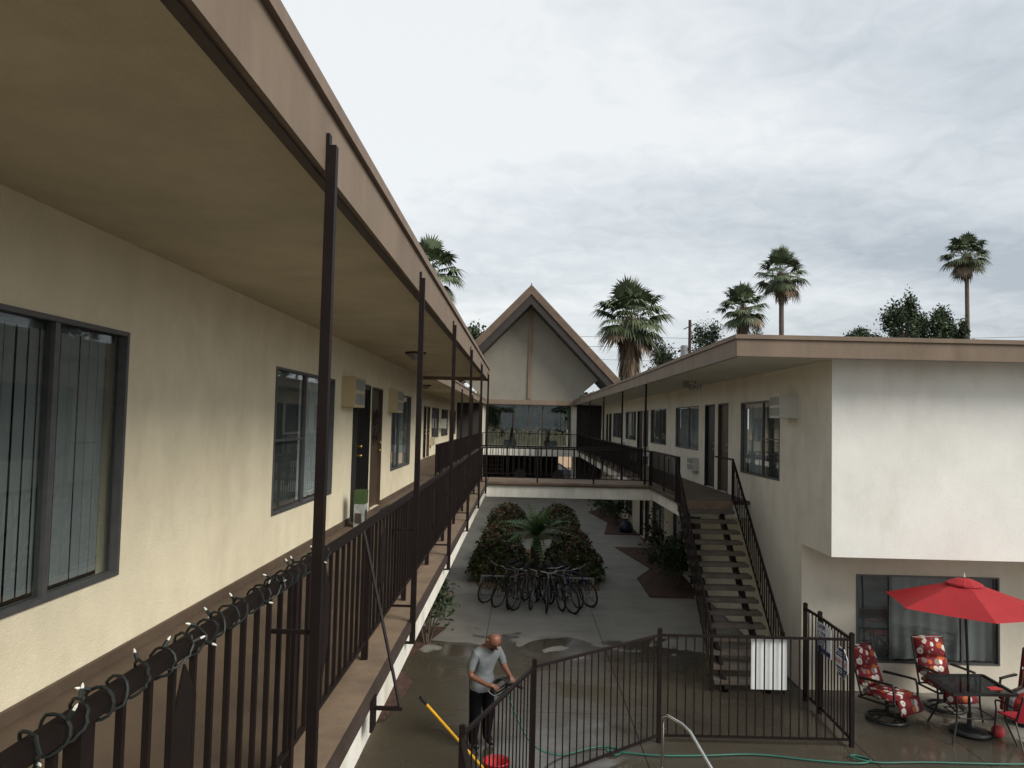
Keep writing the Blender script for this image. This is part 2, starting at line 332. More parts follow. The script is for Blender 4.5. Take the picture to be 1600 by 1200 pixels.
def door(face,a0,a1,z0,z1,parent,m,proud=-.08,bars=False,knob='far',extra=None):
    mb=MB(); face.box(mb,a0+.03,a1-.03,z0+.015,z1-.03,proud-.045,proud); d=mb.build('door',m,parent)
    mb=MB()
    for q in ((a0,a0+.03,z0,z1),(a1-.03,a1,z0,z1),(a0+.03,a1-.03,z1-.03,z1)): face.box(mb,*q,-.13,max(proud,0)+.012)
    mb.build('door_frame',m,d)
    ka=a0+.11 if knob=='near' else a1-.11
    for dz in (.98,1.12):
        p=face.p(ka,z0+dz,proud); mb=MB(); mb.tube([p,p+face.n*.03,p+face.n*.06,p+face.n*.075],[.028,.016,.03,.012],10); mb.build('knob',brass,d,smooth=True)
    if bars:
        me=None
        for k in range(8):
            a=a0+.1+k*(a1-a0-.2)/7; mb=MB(); face.box(mb,a-.007,a+.007,z0+.06,z1-.08,proud+.002,proud+.018); mb.build('security_bar',blackm,d)
    return d
def ac_unit(face,a0,a1,z0,z1,dep,m,label,grp='wall air conditioners'):
    c=face.p((a0+a1)/2,z0,0); t=thing('air_conditioner',label,'air conditioner',c,grp)
    mb=MB(); face.box(mb,a0,a1,z0,z1,-.1,dep); mb.build('case',m,t,bevel=.008)
    h=(z1-z0); mb=MB()
    for q in ((z0+.04,z0+h*.46),(z0+h*.56,z1-.03)): face.box(mb,a0+.04,a1-.04,q[0],q[1],dep-.002,dep+.006)
    g=mb.build('grille',acg,t)
    mb=MB()
    for k in range(9):
        z=z0+.05+k*(h-.1)/8
        if z0+h*.44<z<z0+h*.58: continue
        face.box(mb,a0+.045,a1-.045,z,z+.008,dep+.006,dep+.012)
    mb.build('louvres',acg,g)
    return t
# =============================================================== left building, near wing
FL,CE=2.85,5.48
LB=thing('motel_building','long cream stucco motel wing with covered upper walkway, nearest on the left','building',(-2.52,8,0))
fl=Face((-2.52,0,0),(0,1,0),(1,0,0))
LW=[(3.3,4.86,3.38,4.91),(7.83,10.3,3.38,4.91),(11.5,12.47,FL,4.93),(12.93,13.9,FL,4.93),(14.95,17.5,3.38,4.91)]
wall(fl,-4,18.7,0,CE,LW,'wall',cream,LB)
wall(Face((0,18.7,0),(1,0,0),(0,1,0)),-9,-2.52,0,CE,[],'end_wall',cream,LB)
MB().box(-9,-8.9,-4,18.7,0,CE).build('rear_wall',cream,LB); MB().box(-9,-2.53,-4.1,-4,0,CE).build('side_wall',cream,LB)
MB().box(-9,-2.67,-4,18.69,2.5,2.8).build('upper_floor',dark,LB)
window(fl,3.3,4.86,3.38,4.91,LB,.53,'slats'); window(fl,7.83,10.3,3.38,4.91,LB,.47,'curtain',rail=True)
door(fl,11.5,12.47,FL,4.93,LB,blackd,.06,True,'near'); door(fl,12.93,13.9,FL,4.93,LB,brownd,-.05)
window(fl,14.95,17.5,3.38,4.91,LB,.4,'curtain',rail=False)
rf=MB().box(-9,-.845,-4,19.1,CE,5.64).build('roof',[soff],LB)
MB().box(-9,-.86,-4,19.08,5.64,5.70).build('roofing',roofm,rf)
MB().box(-.845,-.815,-4,19.13,5.395,5.655).build('fascia',tan,LB); MB().box(-2.5,-.845,19.1,19.13,5.395,5.655).build('fascia',tan,LB)
MB().box(-.90,-.79,-4,19.16,5.657,5.715).build('roof_edge_cap',tancap,LB)
MB().box(-.885,-.846,-4,19.1,5.385,5.478).build('soffit_trim',trim,LB)
MB().box(-2.52,-.85,-4,21.3,2.53,2.79).build('walkway_slab',slabw,LB)
MB().box(-2.52,-.83,-4,21.3,2.792,2.846).build('walkway_deck',deck,LB); MB().box(-1.06,-.832,-4,21.3,2.847,2.853).build('deck_edge',ledge,LB)
MB().box(-.829,-.80,-4,19.8,2.785,2.851).build('edge_trim',trim,LB)
mb=MB()
mb.box(-2.515,-2.49,-4,11.45,2.847,2.92); mb.box(-2.515,-2.49,13.95,18.7,2.847,2.92); mb.build('base_coving',deck,LB)
# posts of the walkway, each one a thing
def post(y,x=-.792,z0=2.70,z1=5.49,label='',grp='dark brown posts along the left walkway'):
    t=thing('walkway_post',label,'post',(x,y,z0),grp)
    MB().box(x-.02,x+.02,y-.02,y+.02,z0,z1).build('shaft',brown,t)
    mb=MB(); mb.box(x-.12,x+.02,y-.02,y+.02,z1,z1+.012); mb.box(x-.024,x-.008,y-.02,y+.02,z1+.012,z1+.06) ; mb.build('top_bracket',brown,t)
    mb=MB(); mb.box(x-.06,x+.02,y-.02,y+.02,z0-.012,z0); mb.build('foot_plate',brown,t)
    for z in (2.97,3.55): MB().bar((x-.02,y,z),(-.97,y,z),.016).build('tie_bar',brown,t)
    return t
PL=['nearest tall brown steel post of the left walkway, beside the string lights','second brown steel post of the left walkway','third brown steel post of the left walkway','fourth brown steel post along the left walkway','fifth brown steel post, close to the bridge']
for i,y in enumerate((3.07,5.95,8.87,11.95,15.1)): post(y,label=PL[i])
post(18.2,label='last brown steel post, at the far end of the near roof')
# railing generator: straight run between two points
bal_me=MB().box(-.009,.009,-.009,.009,0,1).mesh('baluster',brown)
plate_me=MB().prism([(0,-.012,-.27),(0,.075,-.13),(0,.075,.16),(0,-.012,.27),(0,-.075,.13),(0,-.075,-.16)],(.008,0,0)).mesh('plate',brown)
def railing(name,a,b,label,cat='railing',group=None,h=.87,z_low=.12,step=.135,posts=1.58,plates=0,offs=0.0,extra_post_low=0,top=.045):
    a,b=Vector(a),Vector(b); d=b-a; Lh=Vector((d.x,d.y,0)).length
    t=thing(name,label,cat,a,group); up=Vector((0,0,1))
    MB().bar(a+up*h,b+up*h,top,.035).build('top_rail',brown,t)
    MB().bar(a+up*z_low,b+up*z_low,.025,.02).build('bottom_rail',brown,t)
    n=max(1,int(Lh/step))
    for k in range(n+1):
        q=a+d*((k+.5*offs)/n if k<n else 1)
        inst('baluster',bal_me,t,q+up*z_low,scale=(1,1,h-z_low))
    m=max(1,round(Lh/posts))
    for k in range(m+1):
        q=a+d*(k/m); MB().box(q.x-.02,q.x+.02,q.y-.02,q.y+.02,q.z-extra_post_low,q.z+h).build('rail_post',brown,t)
    if plates:
        dirn=math.atan2(d.y,d.x)-math.pi/2; k=0; s=plates[0]
        while s<Lh:
            q=a+d*(s/Lh); inst('plate',plate_me,t,q+up*(.52+.03*(k%2)),rot=(0,0,dirn)); s+=plates[1]; k+=1
    return t
lr=railing('walkway_railing',(-.97,.1,FL),(-.97,19.7,FL),'long dark brown railing of the left walkway with hexagonal plates',step=.14,plates=(.55,1.63))
# string of lights wound round the rail
t=thing('string_lights','dark string of unlit mini lights wound around the left railing','string lights',(-1.0,1,FL+.87)); pts=[]; rnd=random.Random(3)
n=520
for k in range(n):
    y=1.1+k/n*2.75; a=k*.33+1.6*math.sin(k*.05)+.8*math.sin(k*.13); r=.036+.008*rnd.random()
    pts.append((-.97+r*math.cos(a),y+.012*math.sin(k*.21),FL+.872+r*.9*math.sin(a)))
MB().tube(pts,.0042,5).build('wire',wirem,t)
for k in range(6,n,19):
    p=Vector(pts[k]); dd=Vector((p.x+.97,rnd.uniform(-.03,.03),p.z-FL-.872)).normalized()+Vector((rnd.uniform(-.5,.5),rnd.uniform(-.6,.6),rnd.uniform(-.2,.6))); dd.normalize()
    so_=MB().tube([p,p+dd*.022],[.006,.006],6).build('bulb_socket',wirem,t); MB().tube([p+dd*.020,p+dd*.030,p+dd*.037],[.0036,.0036,.001],6).build('bulb',bulb,so_)
# slab brace
t=thing('steel_brace','thin brown diagonal rod braced between left railing and slab edge','brace',(-.80,4.4,2.77))
MB().box(-.80,-.785,4.33,4.45,2.66,2.83).build('wall_plate',brown,t); MB().bar((-.79,4.39,2.775),(-.63,4.39,2.775),.02).build('arm',brown,t); MB().bar((-.64,4.39,2.775),(-.95,4.75,FL+.86),.014).build('rod',brown,t)
# AC units, lights, parcel on the left walkway
ac_unit(fl,10.72,11.42,4.55,4.98,.19,acm,'beige wall air conditioner just before the black door'); ac_unit(fl,14.55,15.3,4.52,4.95,.17,acm,'beige wall air conditioner past the brown door, over the window')
def ceiling_light(x,y,label,zc=CE):
    t=thing('ceiling_light',label,'ceiling light',(x,y,zc),'walkway ceiling lights'); mb=MB(); mb.lathe((x,y,zc),[(0,0),(.17,0),(.17,-.03),(.15,-.035)],4); mb.build('base',trim,t)
    mb=MB(); mb.lathe((x,y,zc),[(.15,-.035),(.05,-.13),(0,-.135)],4); mb.build('shade',acg,t)
ceiling_light(-1.72,12.3,'pyramid ceiling light under the left soffit'); ceiling_light(-3.0,24,'ceiling light under the rear left soffit'); 
t=thing('parcel','narrow green and white carton standing by the black door','box',(-2.27,11.05,FL)); MB().box(-2.34,-2.19,10.94,11.16,FL,FL+.33).build('carton',whitebox,t); MB().box(-2.345,-2.185,10.935,11.165,FL+.331,FL+.52).build('green_top',greenbox,t)
MB().box(-2.32,-2.23,10.93,10.938,FL+.06,FL+.2).build('printed_patch',trim,t); MB().box(-2.188,-2.184,10.97,11.12,FL+.08,FL+.24).build('printed_patch',trim,t)
MB().box(-2.35,-2.1,13.0,13.8,2.847,2.862).build('door_mat',rubber,None); tag(bpy.data.objects['door_mat'],'dark door mat in front of the brown door','door mat')
# wreath on the brown door
w_=thing('wreath','dark twig wreath hanging on the brown door','wreath',(-2.5,13.42,4.25)); rnd=random.Random(5); mb=MB()
for k in range(260):
    a=rnd.uniform(0,6.283); r=.17+rnd.gauss(0,.03); p=Vector((-2.545+rnd.uniform(0,.06),13.42+r*math.cos(a),4.25+r*1.3*math.sin(a))); q=p+Vector((rnd.uniform(-.02,.04),rnd.uniform(-.06,.06),rnd.uniform(-.06,.06))); mb.bar(p,q,.012,.006)
mb.build('twigs',trim,w_)
# =============================================================== left rear wing (set back)
RX=-3.85
LB2=thing('rear_motel_wing','set-back rear cream wing on the left beyond the bridge','building',(RX,32,0))
fr=Face((RX,0,0),(0,1,0),(1,0,0))
H2=[(30.4,31.2,FL,4.93),(31.5,32.4,FL,4.93),(33.2,36.0,3.6,4.93),(37.2,40.4,3.6,4.93),(41.4,42.3,FL,4.93),(43.4,45.3,3.6,4.93),(23.2,26.0,3.5,4.93)]
wall(fr,18.7,46,0,CE,H2,'wall',cream,LB2)
MB().box(-9,-8.9,18.7,46,0,CE).build('rear_wall',cream,LB2)
MB().box(-9,RX-.15,18.8,46,2.5,2.8).build('upper_floor',dark,LB2)
for q in H2:
    if q[2]==FL: door(fr,*q,LB2,brownd if q[0]>31 else blackd,-.05)
    else: window(fr,*q,LB2,.5,'curtain')
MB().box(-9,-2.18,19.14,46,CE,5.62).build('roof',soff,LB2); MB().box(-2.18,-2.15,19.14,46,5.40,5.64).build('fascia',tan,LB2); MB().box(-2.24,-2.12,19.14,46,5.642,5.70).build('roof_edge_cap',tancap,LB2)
MB().box(RX,-2.15,21.3,45,2.53,2.79).build('walkway_slab',slabw,LB2); MB().box(RX,-2.13,21.3,45,2.792,2.846).build('walkway_deck',deck,LB2); MB().box(RX,-2.52,18.7,21.3,2.53,2.846).build('walkway_link',deck,LB2)
railing('walkway_railing',(-2.25,20.6,FL),(-2.25,45,FL),'dark railing of the set-back rear left walkway',step=.15,group=None)
for y,l in ((27.5,'first'),(33.5,'second'),(39.5,'third')):
    x=-2.13; t=thing('walkway_post','thin %s post of the rear left walkway'%l,'post',(x,y,2.6)); MB().box(x-.03,x+.03,y-.03,y+.03,2.6,5.5).build('shaft',brown,t); MB().box(x-.12,x+.03,y-.03,y+.03,5.5,5.515).build('top_bracket',brown,t)
ac_unit(fr,32.6,33.1,3.3,3.65,.15,acm,'low beige heater box on the rear left wall'); ac_unit(fr,36.3,36.9,4.0,4.45,.3,acw,'pale air conditioner on the rear left wall')
# =============================================================== bridge
BR=thing('footbridge','white-edged concrete footbridge joining both upper walkways','footbridge',(1.2,20.4,2.5))
MB().box(-.849,3.36,19.75,21.25,2.47,2.76).build('span',slabw,BR); MB().box(-.85,3.36,19.70,21.27,2.762,2.80).build('drip_edge',trim,BR); MB().box(-.85,3.34,19.72,21.25,2.802,2.853).build('deck',ledge,BR)
railing('bridge_railing',(-.98,19.78,FL),(3.33,19.78,FL),'dark front railing of the footbridge',step=.135,extra_post_low=.12)
railing('bridge_railing',(-2.2,21.2,FL),(3.33,21.2,FL),'dark rear railing of the footbridge',step=.15)
# =============================================================== right building
WX=4.83
RB=thing('motel_building','pale stucco motel wing on the right with overhanging white end wall','building',(WX,20,0))
fr2=Face((WX,0,0),(0,1,0),(-1,0,0))
UP=[(14.4,16.92,3.41,4.93,'w'),(17.96,18.86,FL,4.95,'n'),(19.22,20.2,FL,4.95,'k'),(20.95,24.0,3.73,4.95,'c'),(25.6,28.6,3.73,4.95,'g'),(29.2,30.3,FL,4.95,'k'),(30.55,31.9,FL,4.95,'k'),(32.3,35.4,3.73,4.95,'g'),(36.9,40.2,3.73,4.95,'c'),(41,42,FL,4.95,'k'),(42.5,43.4,FL,4.95,'n')]
LOW=[(20.6,21.7,.0,2.05,'k'),(22.3,24.2,.5,2.0,'g'),(25.75,27.95,.46,2.0,'g'),(28.7,29.6,0,2.05,'k'),(30.0,30.9,0,2.05,'k'),(33,35,.5,2.0,'g')]
wall(fr2,12,13.25,2.43,CE,[],'wall',rwall,RB); wall(fr2,13.25,46,0,CE,[q[:4] for q in UP+LOW],'wall',rwall,RB)
fe=Face((0,12,0),(1,0,0),(0,-1,0)); wall(fe,WX,15,2.43,CE,[],'end_wall',white,RB)
MB().add and None
mb=MB(); mb.add([(WX,12,2.43),(15,12,2.43),(15,13.25,2.43),(WX,13.25,2.43)],[(0,1,2,3)]); mb.build('overhang_soffit',rwall,RB)
fp=Face((0,13.25,0),(1,0,0),(0,-1,0)); wall(fp,WX,15,0,2.43,[(5.75,8.16,.48,1.95)],'patio_wall',rwall,RB)
wn=window(fp,5.75,8.16,.48,1.95,RB,.24,'grey'); mb=MB(); fp.box(mb,7.52,7.56,.52,1.91,-.058,-.005); mb.build('mullion',alu,wn)
MB().box(15,15.1,12,46,0,CE).build('rear_wall',rwall,RB); MB().box(WX+.16,15,13.4,46,2.5,2.8).build('upper_floor',dark,RB)
for q in UP+LOW:
    k=q[4]
    if k in 'nk': door(fr2,*q[:4],RB,brownd if k=='n' else blackd,-.06,knob='near')
    else: window(fr2,*q[:4],RB,.42,{'w':'curtain','c':'curtain2','g':'grey'}[k],rail=(k=='w'))
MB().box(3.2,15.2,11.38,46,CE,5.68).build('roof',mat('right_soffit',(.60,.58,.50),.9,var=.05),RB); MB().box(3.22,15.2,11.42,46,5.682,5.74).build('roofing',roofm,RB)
MB().box(3.17,3.199,11.35,46,5.445,5.70).build('fascia',tan,RB); MB().box(3.2,15.2,11.35,11.379,5.445,5.70).build('fascia',tan,RB)
mb=MB(); mb.box(3.14,3.25,11.32,46,5.702,5.765); mb.box(3.25,15.2,11.32,11.43,5.702,5.765); mb.build('roof_edge_cap',tan,RB)
mb=MB(); mb.box(3.165,3.2,11.345,46,5.435,5.444); mb.box(3.2,15.2,11.345,11.38,5.435,5.444); mb.build('fascia_drip',trim,RB)
MB().box(3.36,WX-.005,16.25,45,2.50,2.77).build('walkway_slab',slabw,RB); MB().box(3.32,WX-.005,16.2,45,2.772,2.85).build('walkway_deck',deck,RB); MB().box(3.30,3.319,16.2,45,2.77,2.852).build('edge_trim',trim,RB)
railing('walkway_railing',(3.36,21.3,FL),(3.36,45,FL),'dark railing of the right walkway beyond the footbridge',step=.15)
railing('walkway_railing',(3.36,16.3,FL),(3.36,19.7,FL),'short dark railing of the right walkway between stairs and footbridge',step=.135,plates=(1.2,1.2))
for i,(y,l) in enumerate(((19.9,'at the footbridge corner'),(24.5,'second from the footbridge'),(30,'third from the footbridge'),(36,'fourth from the footbridge'),(42,'at the far end'))):
    x=3.22; t=thing('walkway_post','thin brown post of the right walkway, %s'%l,'post',(x,y,2.6)); MB().box(x-.025,x+.025,y-.025,y+.025,2.6,5.6).build('shaft',brown,t); MB().box(x-.02,x+.13,y-.025,y+.025,2.585,2.6).build('foot_plate',brown,t)
ac_unit(fr2,13.45,14.02,4.57,4.97,.32,acw,'pale air conditioner jutting from right wall beside the window'); 
for (a,b,z,l) in ((20.9,22.0,3.17,'low white heater box on right wall by the black door'),(28.95,29.9,3.2,'low white heater box on the right wall at the double doors'),(35.6,36.4,3.2,'farthest low heater box on the right wall')): ac_unit(fr2,a,a+.75,z,z+.36,.15,acw,l,'low heater boxes')
ex=thing('exit_sign','pale exit sign with dark letters under the right soffit','exit sign',(4.2,18.6,CE)); MB().box(4.05,4.35,18.58,18.63,5.24,5.42).build('plate',acw,ex,bevel=.006); MB().box(3.9,4.02,18.5,18.7,5.33,5.478).build('emergency_lamp',acg,ex); MB().box(4.18,4.22,18.59,18.62,5.42,5.479).build('stem',acg,ex)
def text(body,size,loc,rot,m,parent,name='lettering',extr=.001):
    c=bpy.data.curves.new('t','FONT'); c.body=body; c.size=size; c.extrude=extr; c.align_x='CENTER'; c.align_y='CENTER'
    o=bpy.data.objects.new('t',c); COL.objects.link(o); bpy.context.view_layer.update()
    me=bpy.data.meshes.new_from_object(o.evaluated_get(bpy.context.evaluated_depsgraph_get())); bpy.data.objects.remove(o)
    me.materials.clear(); me.materials.append(m); q=bpy.data.objects.new(name,me); COL.objects.link(q); q.parent=parent; q.location=Vector(loc)-org(parent); q.rotation_euler=rot; return q
text('EXIT',.16,(4.2,18.577,5.33),(R(90),0,0),trim,ex)
# =============================================================== staircase on the right
ST=thing('staircase','outdoor staircase with open concrete treads on the right','staircase',(3.85,13.1,0))
NT=15; y0,y1=13.05,16.12; run=(y1-y0)/NT; rise=FL/16
for k in range(NT):
    z=rise*(k+1); y=y0+run*(k+.5); MB().box(3.30,4.42,y-.15,y+.15,z-.065,z).build('tread',tread,ST,bevel=.012)
MB().box(3.36,4.45,16.12,16.19,2.60,2.846).build('top_riser',ledge,ST)
for x in (3.5,4.2):
    MB().bar((x,y0-.05,.0),(x,y1,FL-.28),.06,.2).build('stringer',brown,ST)
def stair_rail(x,y_top):
    h=.86; a=Vector((x,y0-.02,rise)); b=Vector((x,y1+.05,FL)); d=b-a
    rl=MB().bar(a+Vector((0,0,h-.08)),b+Vector((0,0,h)),.04,.035)
    if y_top>b.y: rl.bar(b+Vector((0,0,h)),(x,y_top,FL+h),.04,.035)
    rail=rl.build('handrail',brown,ST)
    MB().bar(a+Vector((0,0,.1)),b+Vector((0,0,.1)),.025,.02).build('bottom_rail',brown,rail)
    for k in range(26):
        p=a+d*(k/25); q=inst('baluster',bal_me,rail,p+Vector((0,0,.1)),scale=(1,1,.72))
    for p,zl in ((a,-rise),(b,-.05)): MB().box(p.x-.02,p.x+.02,p.y-.02,p.y+.02,max(0,p.z+zl),p.z+h-.04).build('newel_post',brown,rail)
    for k in (4,10,16,22):
        p=a+d*(k/25); inst('plate',plate_me,rail,p+Vector((0,0,.48)),scale=(1,.5,.8))
stair_rail(3.27,16.3); stair_rail(4.45,17.6)
# =============================================================== gabled lobby at the end
GB=thing('gabled_lobby','tall A-frame gable with glass front at the end of the courtyard','building',(.45,46,0))
GY=46.0; barge=mat('brown_bargeboard',(.13,.09,.062),.75)
# kite-shaped gable wall
poly=[(-2.2,5.70),(3.12,5.70),(4.85,7.25),(.45,11.7),(-3.95,7.25)]
MB().prism([(x,GY,z) for x,z in poly],(0,.25,0)).build('gable_wall',gray,GB)
MB().box(.37,.55,GY-.10,GY,5.75,11.3).build('centre_mullion',tan,GB)
sl=Vector((5.3,0,-5.55)).normalized()
for s in (-1,1):
    a=Vector((.45,0,12.35)); e=Vector((.45+s*5.35,0,6.78)); d=(e-a).normalized(); nrm=Vector((d.z*-s*-1,0,d.x*s)).normalized()
    nrm=Vector((-d.z*s,0,d.x*s)); nrm=nrm if nrm.z>0 else -nrm
    mb=MB(); mb.prism([a+Vector((0,44.52,0)),e+Vector((0,44.52,0)),e-nrm*.75+d*-.35+Vector((0,44.52,0)),a-Vector((0,0,1.08))+Vector((0,44.52,0))],(0,4.2,0)); mb.build('roof_and_shade_band',darkst,GB)  # roof thickened in near-black so its front draws the shaded underside
    mb=MB(); mb.prism([a+Vector((0,44.45,.03)),e+Vector((0,44.45,.03)),e-nrm*.36+Vector((0,44.45,0)),a-Vector((0,0,.50))+Vector((0,44.45,0))],(0,.068,0)); mb.build('bargeboard',barge,GB)
    mb=MB(); mb.prism([a+nrm*.012+Vector((0,44.53,0)),e+nrm*.012+Vector((0,44.53,0)),e+nrm*.05+Vector((0,44.53,0)),a+nrm*.05+Vector((0,44.53,.0))],(0,4.2,0)); mb.build('roofing',roofm,GB)
t=MB().lathe((.45,44.5,12.35),[(.02,-.02),(.02,.06),(.05,.09),(.0,.16)],8).build('finial',trim,GB)
MB().box(-2.3,3.2,GY-.35,GY+.2,5.40,5.698).build('beam',tan,GB); MB().box(-2.3,3.2,GY-.36,GY-.34,5.385,5.43).build('beam_trim',trim,GB)
GZ0,GZ1=2.85,5.40
xsg=[-2.15,-.42,.45,1.28,3.02]
for i in range(4): MB().box(xsg[i]+.03,xsg[i+1]-.03,GY-.012,GY,GZ0+.05,GZ1-.02).build('glass_panel',glassc,GB)
for x in xsg: MB().box(x-.03,x+.03,GY-.05,GY+.05,GZ0,GZ1).build('mullion',trim if -2<x<3 else acw,GB)
MB().box(-2.3,-2.2,GY-.1,GY+.1,0,5.4).build('pilaster',rwall,GB); MB().box(3.07,3.32,GY-.1,GY+.1,0,5.4).build('pilaster',rwall,GB)
MB().box(-3.84,4.82,45.0,GY+4.5,2.42,2.84).build('balcony_slab',slabw,GB)
for x0,x1 in ((-3.84,-2.3),(3.32,4.82)): MB().box(x0,x1,GY,GY+.1,0,5.45).build('dark_wall',darkst,GB)
for x in (-2.3,3.2): MB().box(x-.1,x+.1,GY+.15,50.4,2.85,5.4).build('side_wall',rwall,GB)
MB().box(-3.0,2.5,50.3,50.4,0,2.41).build('added_dark_backing',darkst,GB); MB().box(-3.84,4.82,GY+.15,50.5,5.40,5.5).build('lobby_ceiling',darkst,GB)  # dark back wall added to keep the passage under the balcony dark
for i in range(4): MB().box(xsg[i]+.03,xsg[i+1]-.03,50.4,50.41,2.87,5.38).build('rear_glass_panel',glassc,GB)
for x in (-3.8,4.6): MB().box(x-.15,x+.2,GY+.1,50.5,0,2.41).build('passage_wall',rwall,GB)
railing('balcony_railing',(-2.2,45.1,FL),(3.3,45.1,FL),'dark railing of the lobby balcony in front of the glass',step=.16)
# inner stairs under the balcony
t=thing('lobby_stairs','small staircase with pale treads under the lobby balcony','staircase',(-1.7,46,0))
for k in range(9): MB().box(-2.3,-1.05,45.6+k*.26,45.9+k*.26,.25*(k+1)-.05,.25*(k+1)).build('tread',tread,t)
for x in (-2.33,-1.02): MB().bar((x,45.5,.1),(x,48,2.4),.05,.18).build('stringer',brown,t)
for x,l in ((.0,'left'),(2.3,'right')):
    t=thing('lounge_chair','dark round-backed chair on the %s under the lobby balcony'%l,'chair',(x,45.9,0)); mb=MB()
    mb.lathe((x,46.0,.0),[(.0,.40),(.28,.40),(.3,.46),(0,.5)],14); mb.build('seat',trim,t)
    mb=MB(); mb.prism([(x+.36*math.cos(a*math.pi/8),46.25,1.15+.45*math.sin(a*math.pi/8)) for a in range(16)],(0,.06,0)); mb.build('backrest',trim,t)
    for dx in (-.2,.2):
        for dy in (-.2,.2): MB().bar((x+dx,46+dy,0),(x+dx,46+dy,.42),.03).build('leg',brown,t)
    MB().bar((x,46.28,.45),(x,46.28,.8),.06).build('back_support',brown,t)
# =============================================================== vegetation
def leaf_mesh(rnd,centers,size,nm):
    mb=MB()
    for c,mi,s in centers:
        n=Vector((rnd.gauss(0,1),rnd.gauss(0,1),rnd.gauss(0,1)+.5)).normalized(); u=n.orthogonal().normalized(); u.rotate(Matrix.Rotation(rnd.uniform(0,6.28),3,n)); v=n.cross(u); L=size*s*rnd.uniform(.45,1.5)
        mb.mi=mi; c=Vector(c); mb.add([c-u*L*.5,c+v*L*.28+n*L*.08,c+u*L*.6,c-v*L*.28+n*L*.08],[(0,1,2,3)])
    return mb
def hedge(x0,x1,y0,y1,h,label,n=5200,seed=1,redness=.26):
    rnd=random.Random(seed); cx,cy=(x0+x1)/2,(y0+y1)/2; t=thing('hedge',label,'hedge',(cx,cy,0),'red-tipped hedges')
    cs=[]; rx,ry=(x1-x0)/2,(y1-y0)/2
    for k in range(n):
        a=rnd.uniform(0,6.283); zc=rnd.random()**.7; lump=1+.10*math.sin(5*a+seed)+.08*math.sin(11*a)+.06*math.sin(zc*9)
        prof=(1-max(0,zc-.35)**2*1.7)*(.86+.14*min(1,zc*4)); rr=math.sqrt(rnd.uniform(.55 if zc<.85 else 0,1.05))*prof*lump
        sq=max(abs(math.cos(a)),abs(math.sin(a)))**-.55
        z=h*zc*(1+.08*math.sin(7*a+seed))+rnd.gauss(0,.03)
        tip=rnd.random()<(redness*(.25+.9*max(0,zc-.35)))
        cs.append(((cx+rx*rr*math.cos(a)*sq,cy+ry*rr*math.sin(a)*sq,max(.05,z)),1 if tip else 0,1))
    leaf_mesh(rnd,cs,.10,'f').build('foliage',[hedgeg,leafr],t)
    mb=MB()
    for k in range(9):
        a=k*.7; mb.tube([(cx+.1*math.cos(a)*rx,cy+.1*math.sin(a)*ry,0),(cx+.4*rx*math.cos(a),cy+.4*ry*math.sin(a),h*.4),(cx+.6*rx*math.cos(a),cy+.6*ry*math.sin(a),h*.75)],[.03,.02,.008],5)
    mb.build('stems',bark,t)
def bed(name,poly,m,label,z=.03):
    o=MB().prism([(x,y,.004) for x,y in poly],(0,0,z)).build(name,m,None); return tag(o,label,'planting bed')
bed('planting_bed',[(-.97,20.3),(2.17,20.5),(2.5,23.4),(2.45,26.6),(-1.4,26.6),(-1.47,23.5)],soily,'central planting bed under the hedges behind the bicycles')
bed('planting_bed',[(-1.4,29.2),(2.5,29.2),(2.6,34),(-1.3,34)],soily,'rear central planting bed beyond the cycad')
bed('planting_bed',[(3.38,19.85),(4.8,19.85),(4.8,27.6),(3.54,27.6),(4.05,23.75)][:1]+[(4.8,19.85),(4.8,27.6),(3.45,27.6),(4.05,23.7),(3.42,22.2)],soil,'mulch bed along the right wall beside the stairs')
bed('planting_bed',[(3.42,30.8),(4.8,30.8),(4.8,41),(3.45,38.4),(3.95,34.4)],soil,'farther mulch bed along the right wall')
bed('planting_bed',[(-2.48,11.3),(-1.9,11.4),(-1.7,13.0),(-2.1,13.8),(-1.48,16.45),(-2.48,16.45)],soil,'mulch bed below the left walkway')
hedge(-1.35,.3,20.9,23.2,.95,'front left red-tipped shrub behind the bicycles',n=4200,seed=1); hedge(.75,2.4,20.9,23.4,.9,'front right red-tipped shrub behind the bicycles',n=4200,seed=2)
hedge(-1.3,.15,23.6,26,1.0,'left red-topped shrub beside the cycad',n=3200,seed=3,redness=.5); hedge(1.05,2.35,23.7,26,.95,'right red-topped shrub beside the cycad',n=3200,seed=4,redness=.6)
hedge(-1.2,.35,29.6,32.6,1.0,'rear left rounded shrub seen under the footbridge',n=3600,seed=5,redness=.5); hedge(.8,2.4,29.6,33,1.0,'rear right rounded shrub seen under the footbridge',n=3600,seed=6,redness=.45)
def cycad(x,y,label):
    rnd=random.Random(9); t=thing('cycad',label,'plant',(x,y,0)); MB().tube([(x,y,0),(x,y,.6),(x,y,.95)],[.16,.17,.1],10).build('trunk',bark,t); mb=MB()
    for k in range(46):
        a=k*2.399; el=rnd.uniform(.15,1.25); L=rnd.uniform(1.15,1.6); d=Vector((math.cos(a)*math.cos(el),math.sin(a)*math.cos(el),math.sin(el))); p=Vector((x,y,.95)); prev=p; side=d.cross(Vector((0,0,1))).normalized()
        for s in range(1,15):
            f=s/14; q=Vector((x,y,.95))+d*L*f+Vector((0,0,-.55*L*f*f*math.cos(el))); mb.bar(prev,q,.012,.008); wl=.24*math.sin(min(1,f*1.15)*math.pi*.93)+.03
            for sg in (-1,1):
                e=q+side*sg*wl+(q-prev).normalized()*.10+Vector((0,0,.03)); u=(q-prev)*.3; mb.add([q-u,q+u,e],[(0,1,2)])
            prev=q
    mb.build('fronds',ferng,t)
cycad(.55,23.3,'bright green spiky cycad between the hedges')
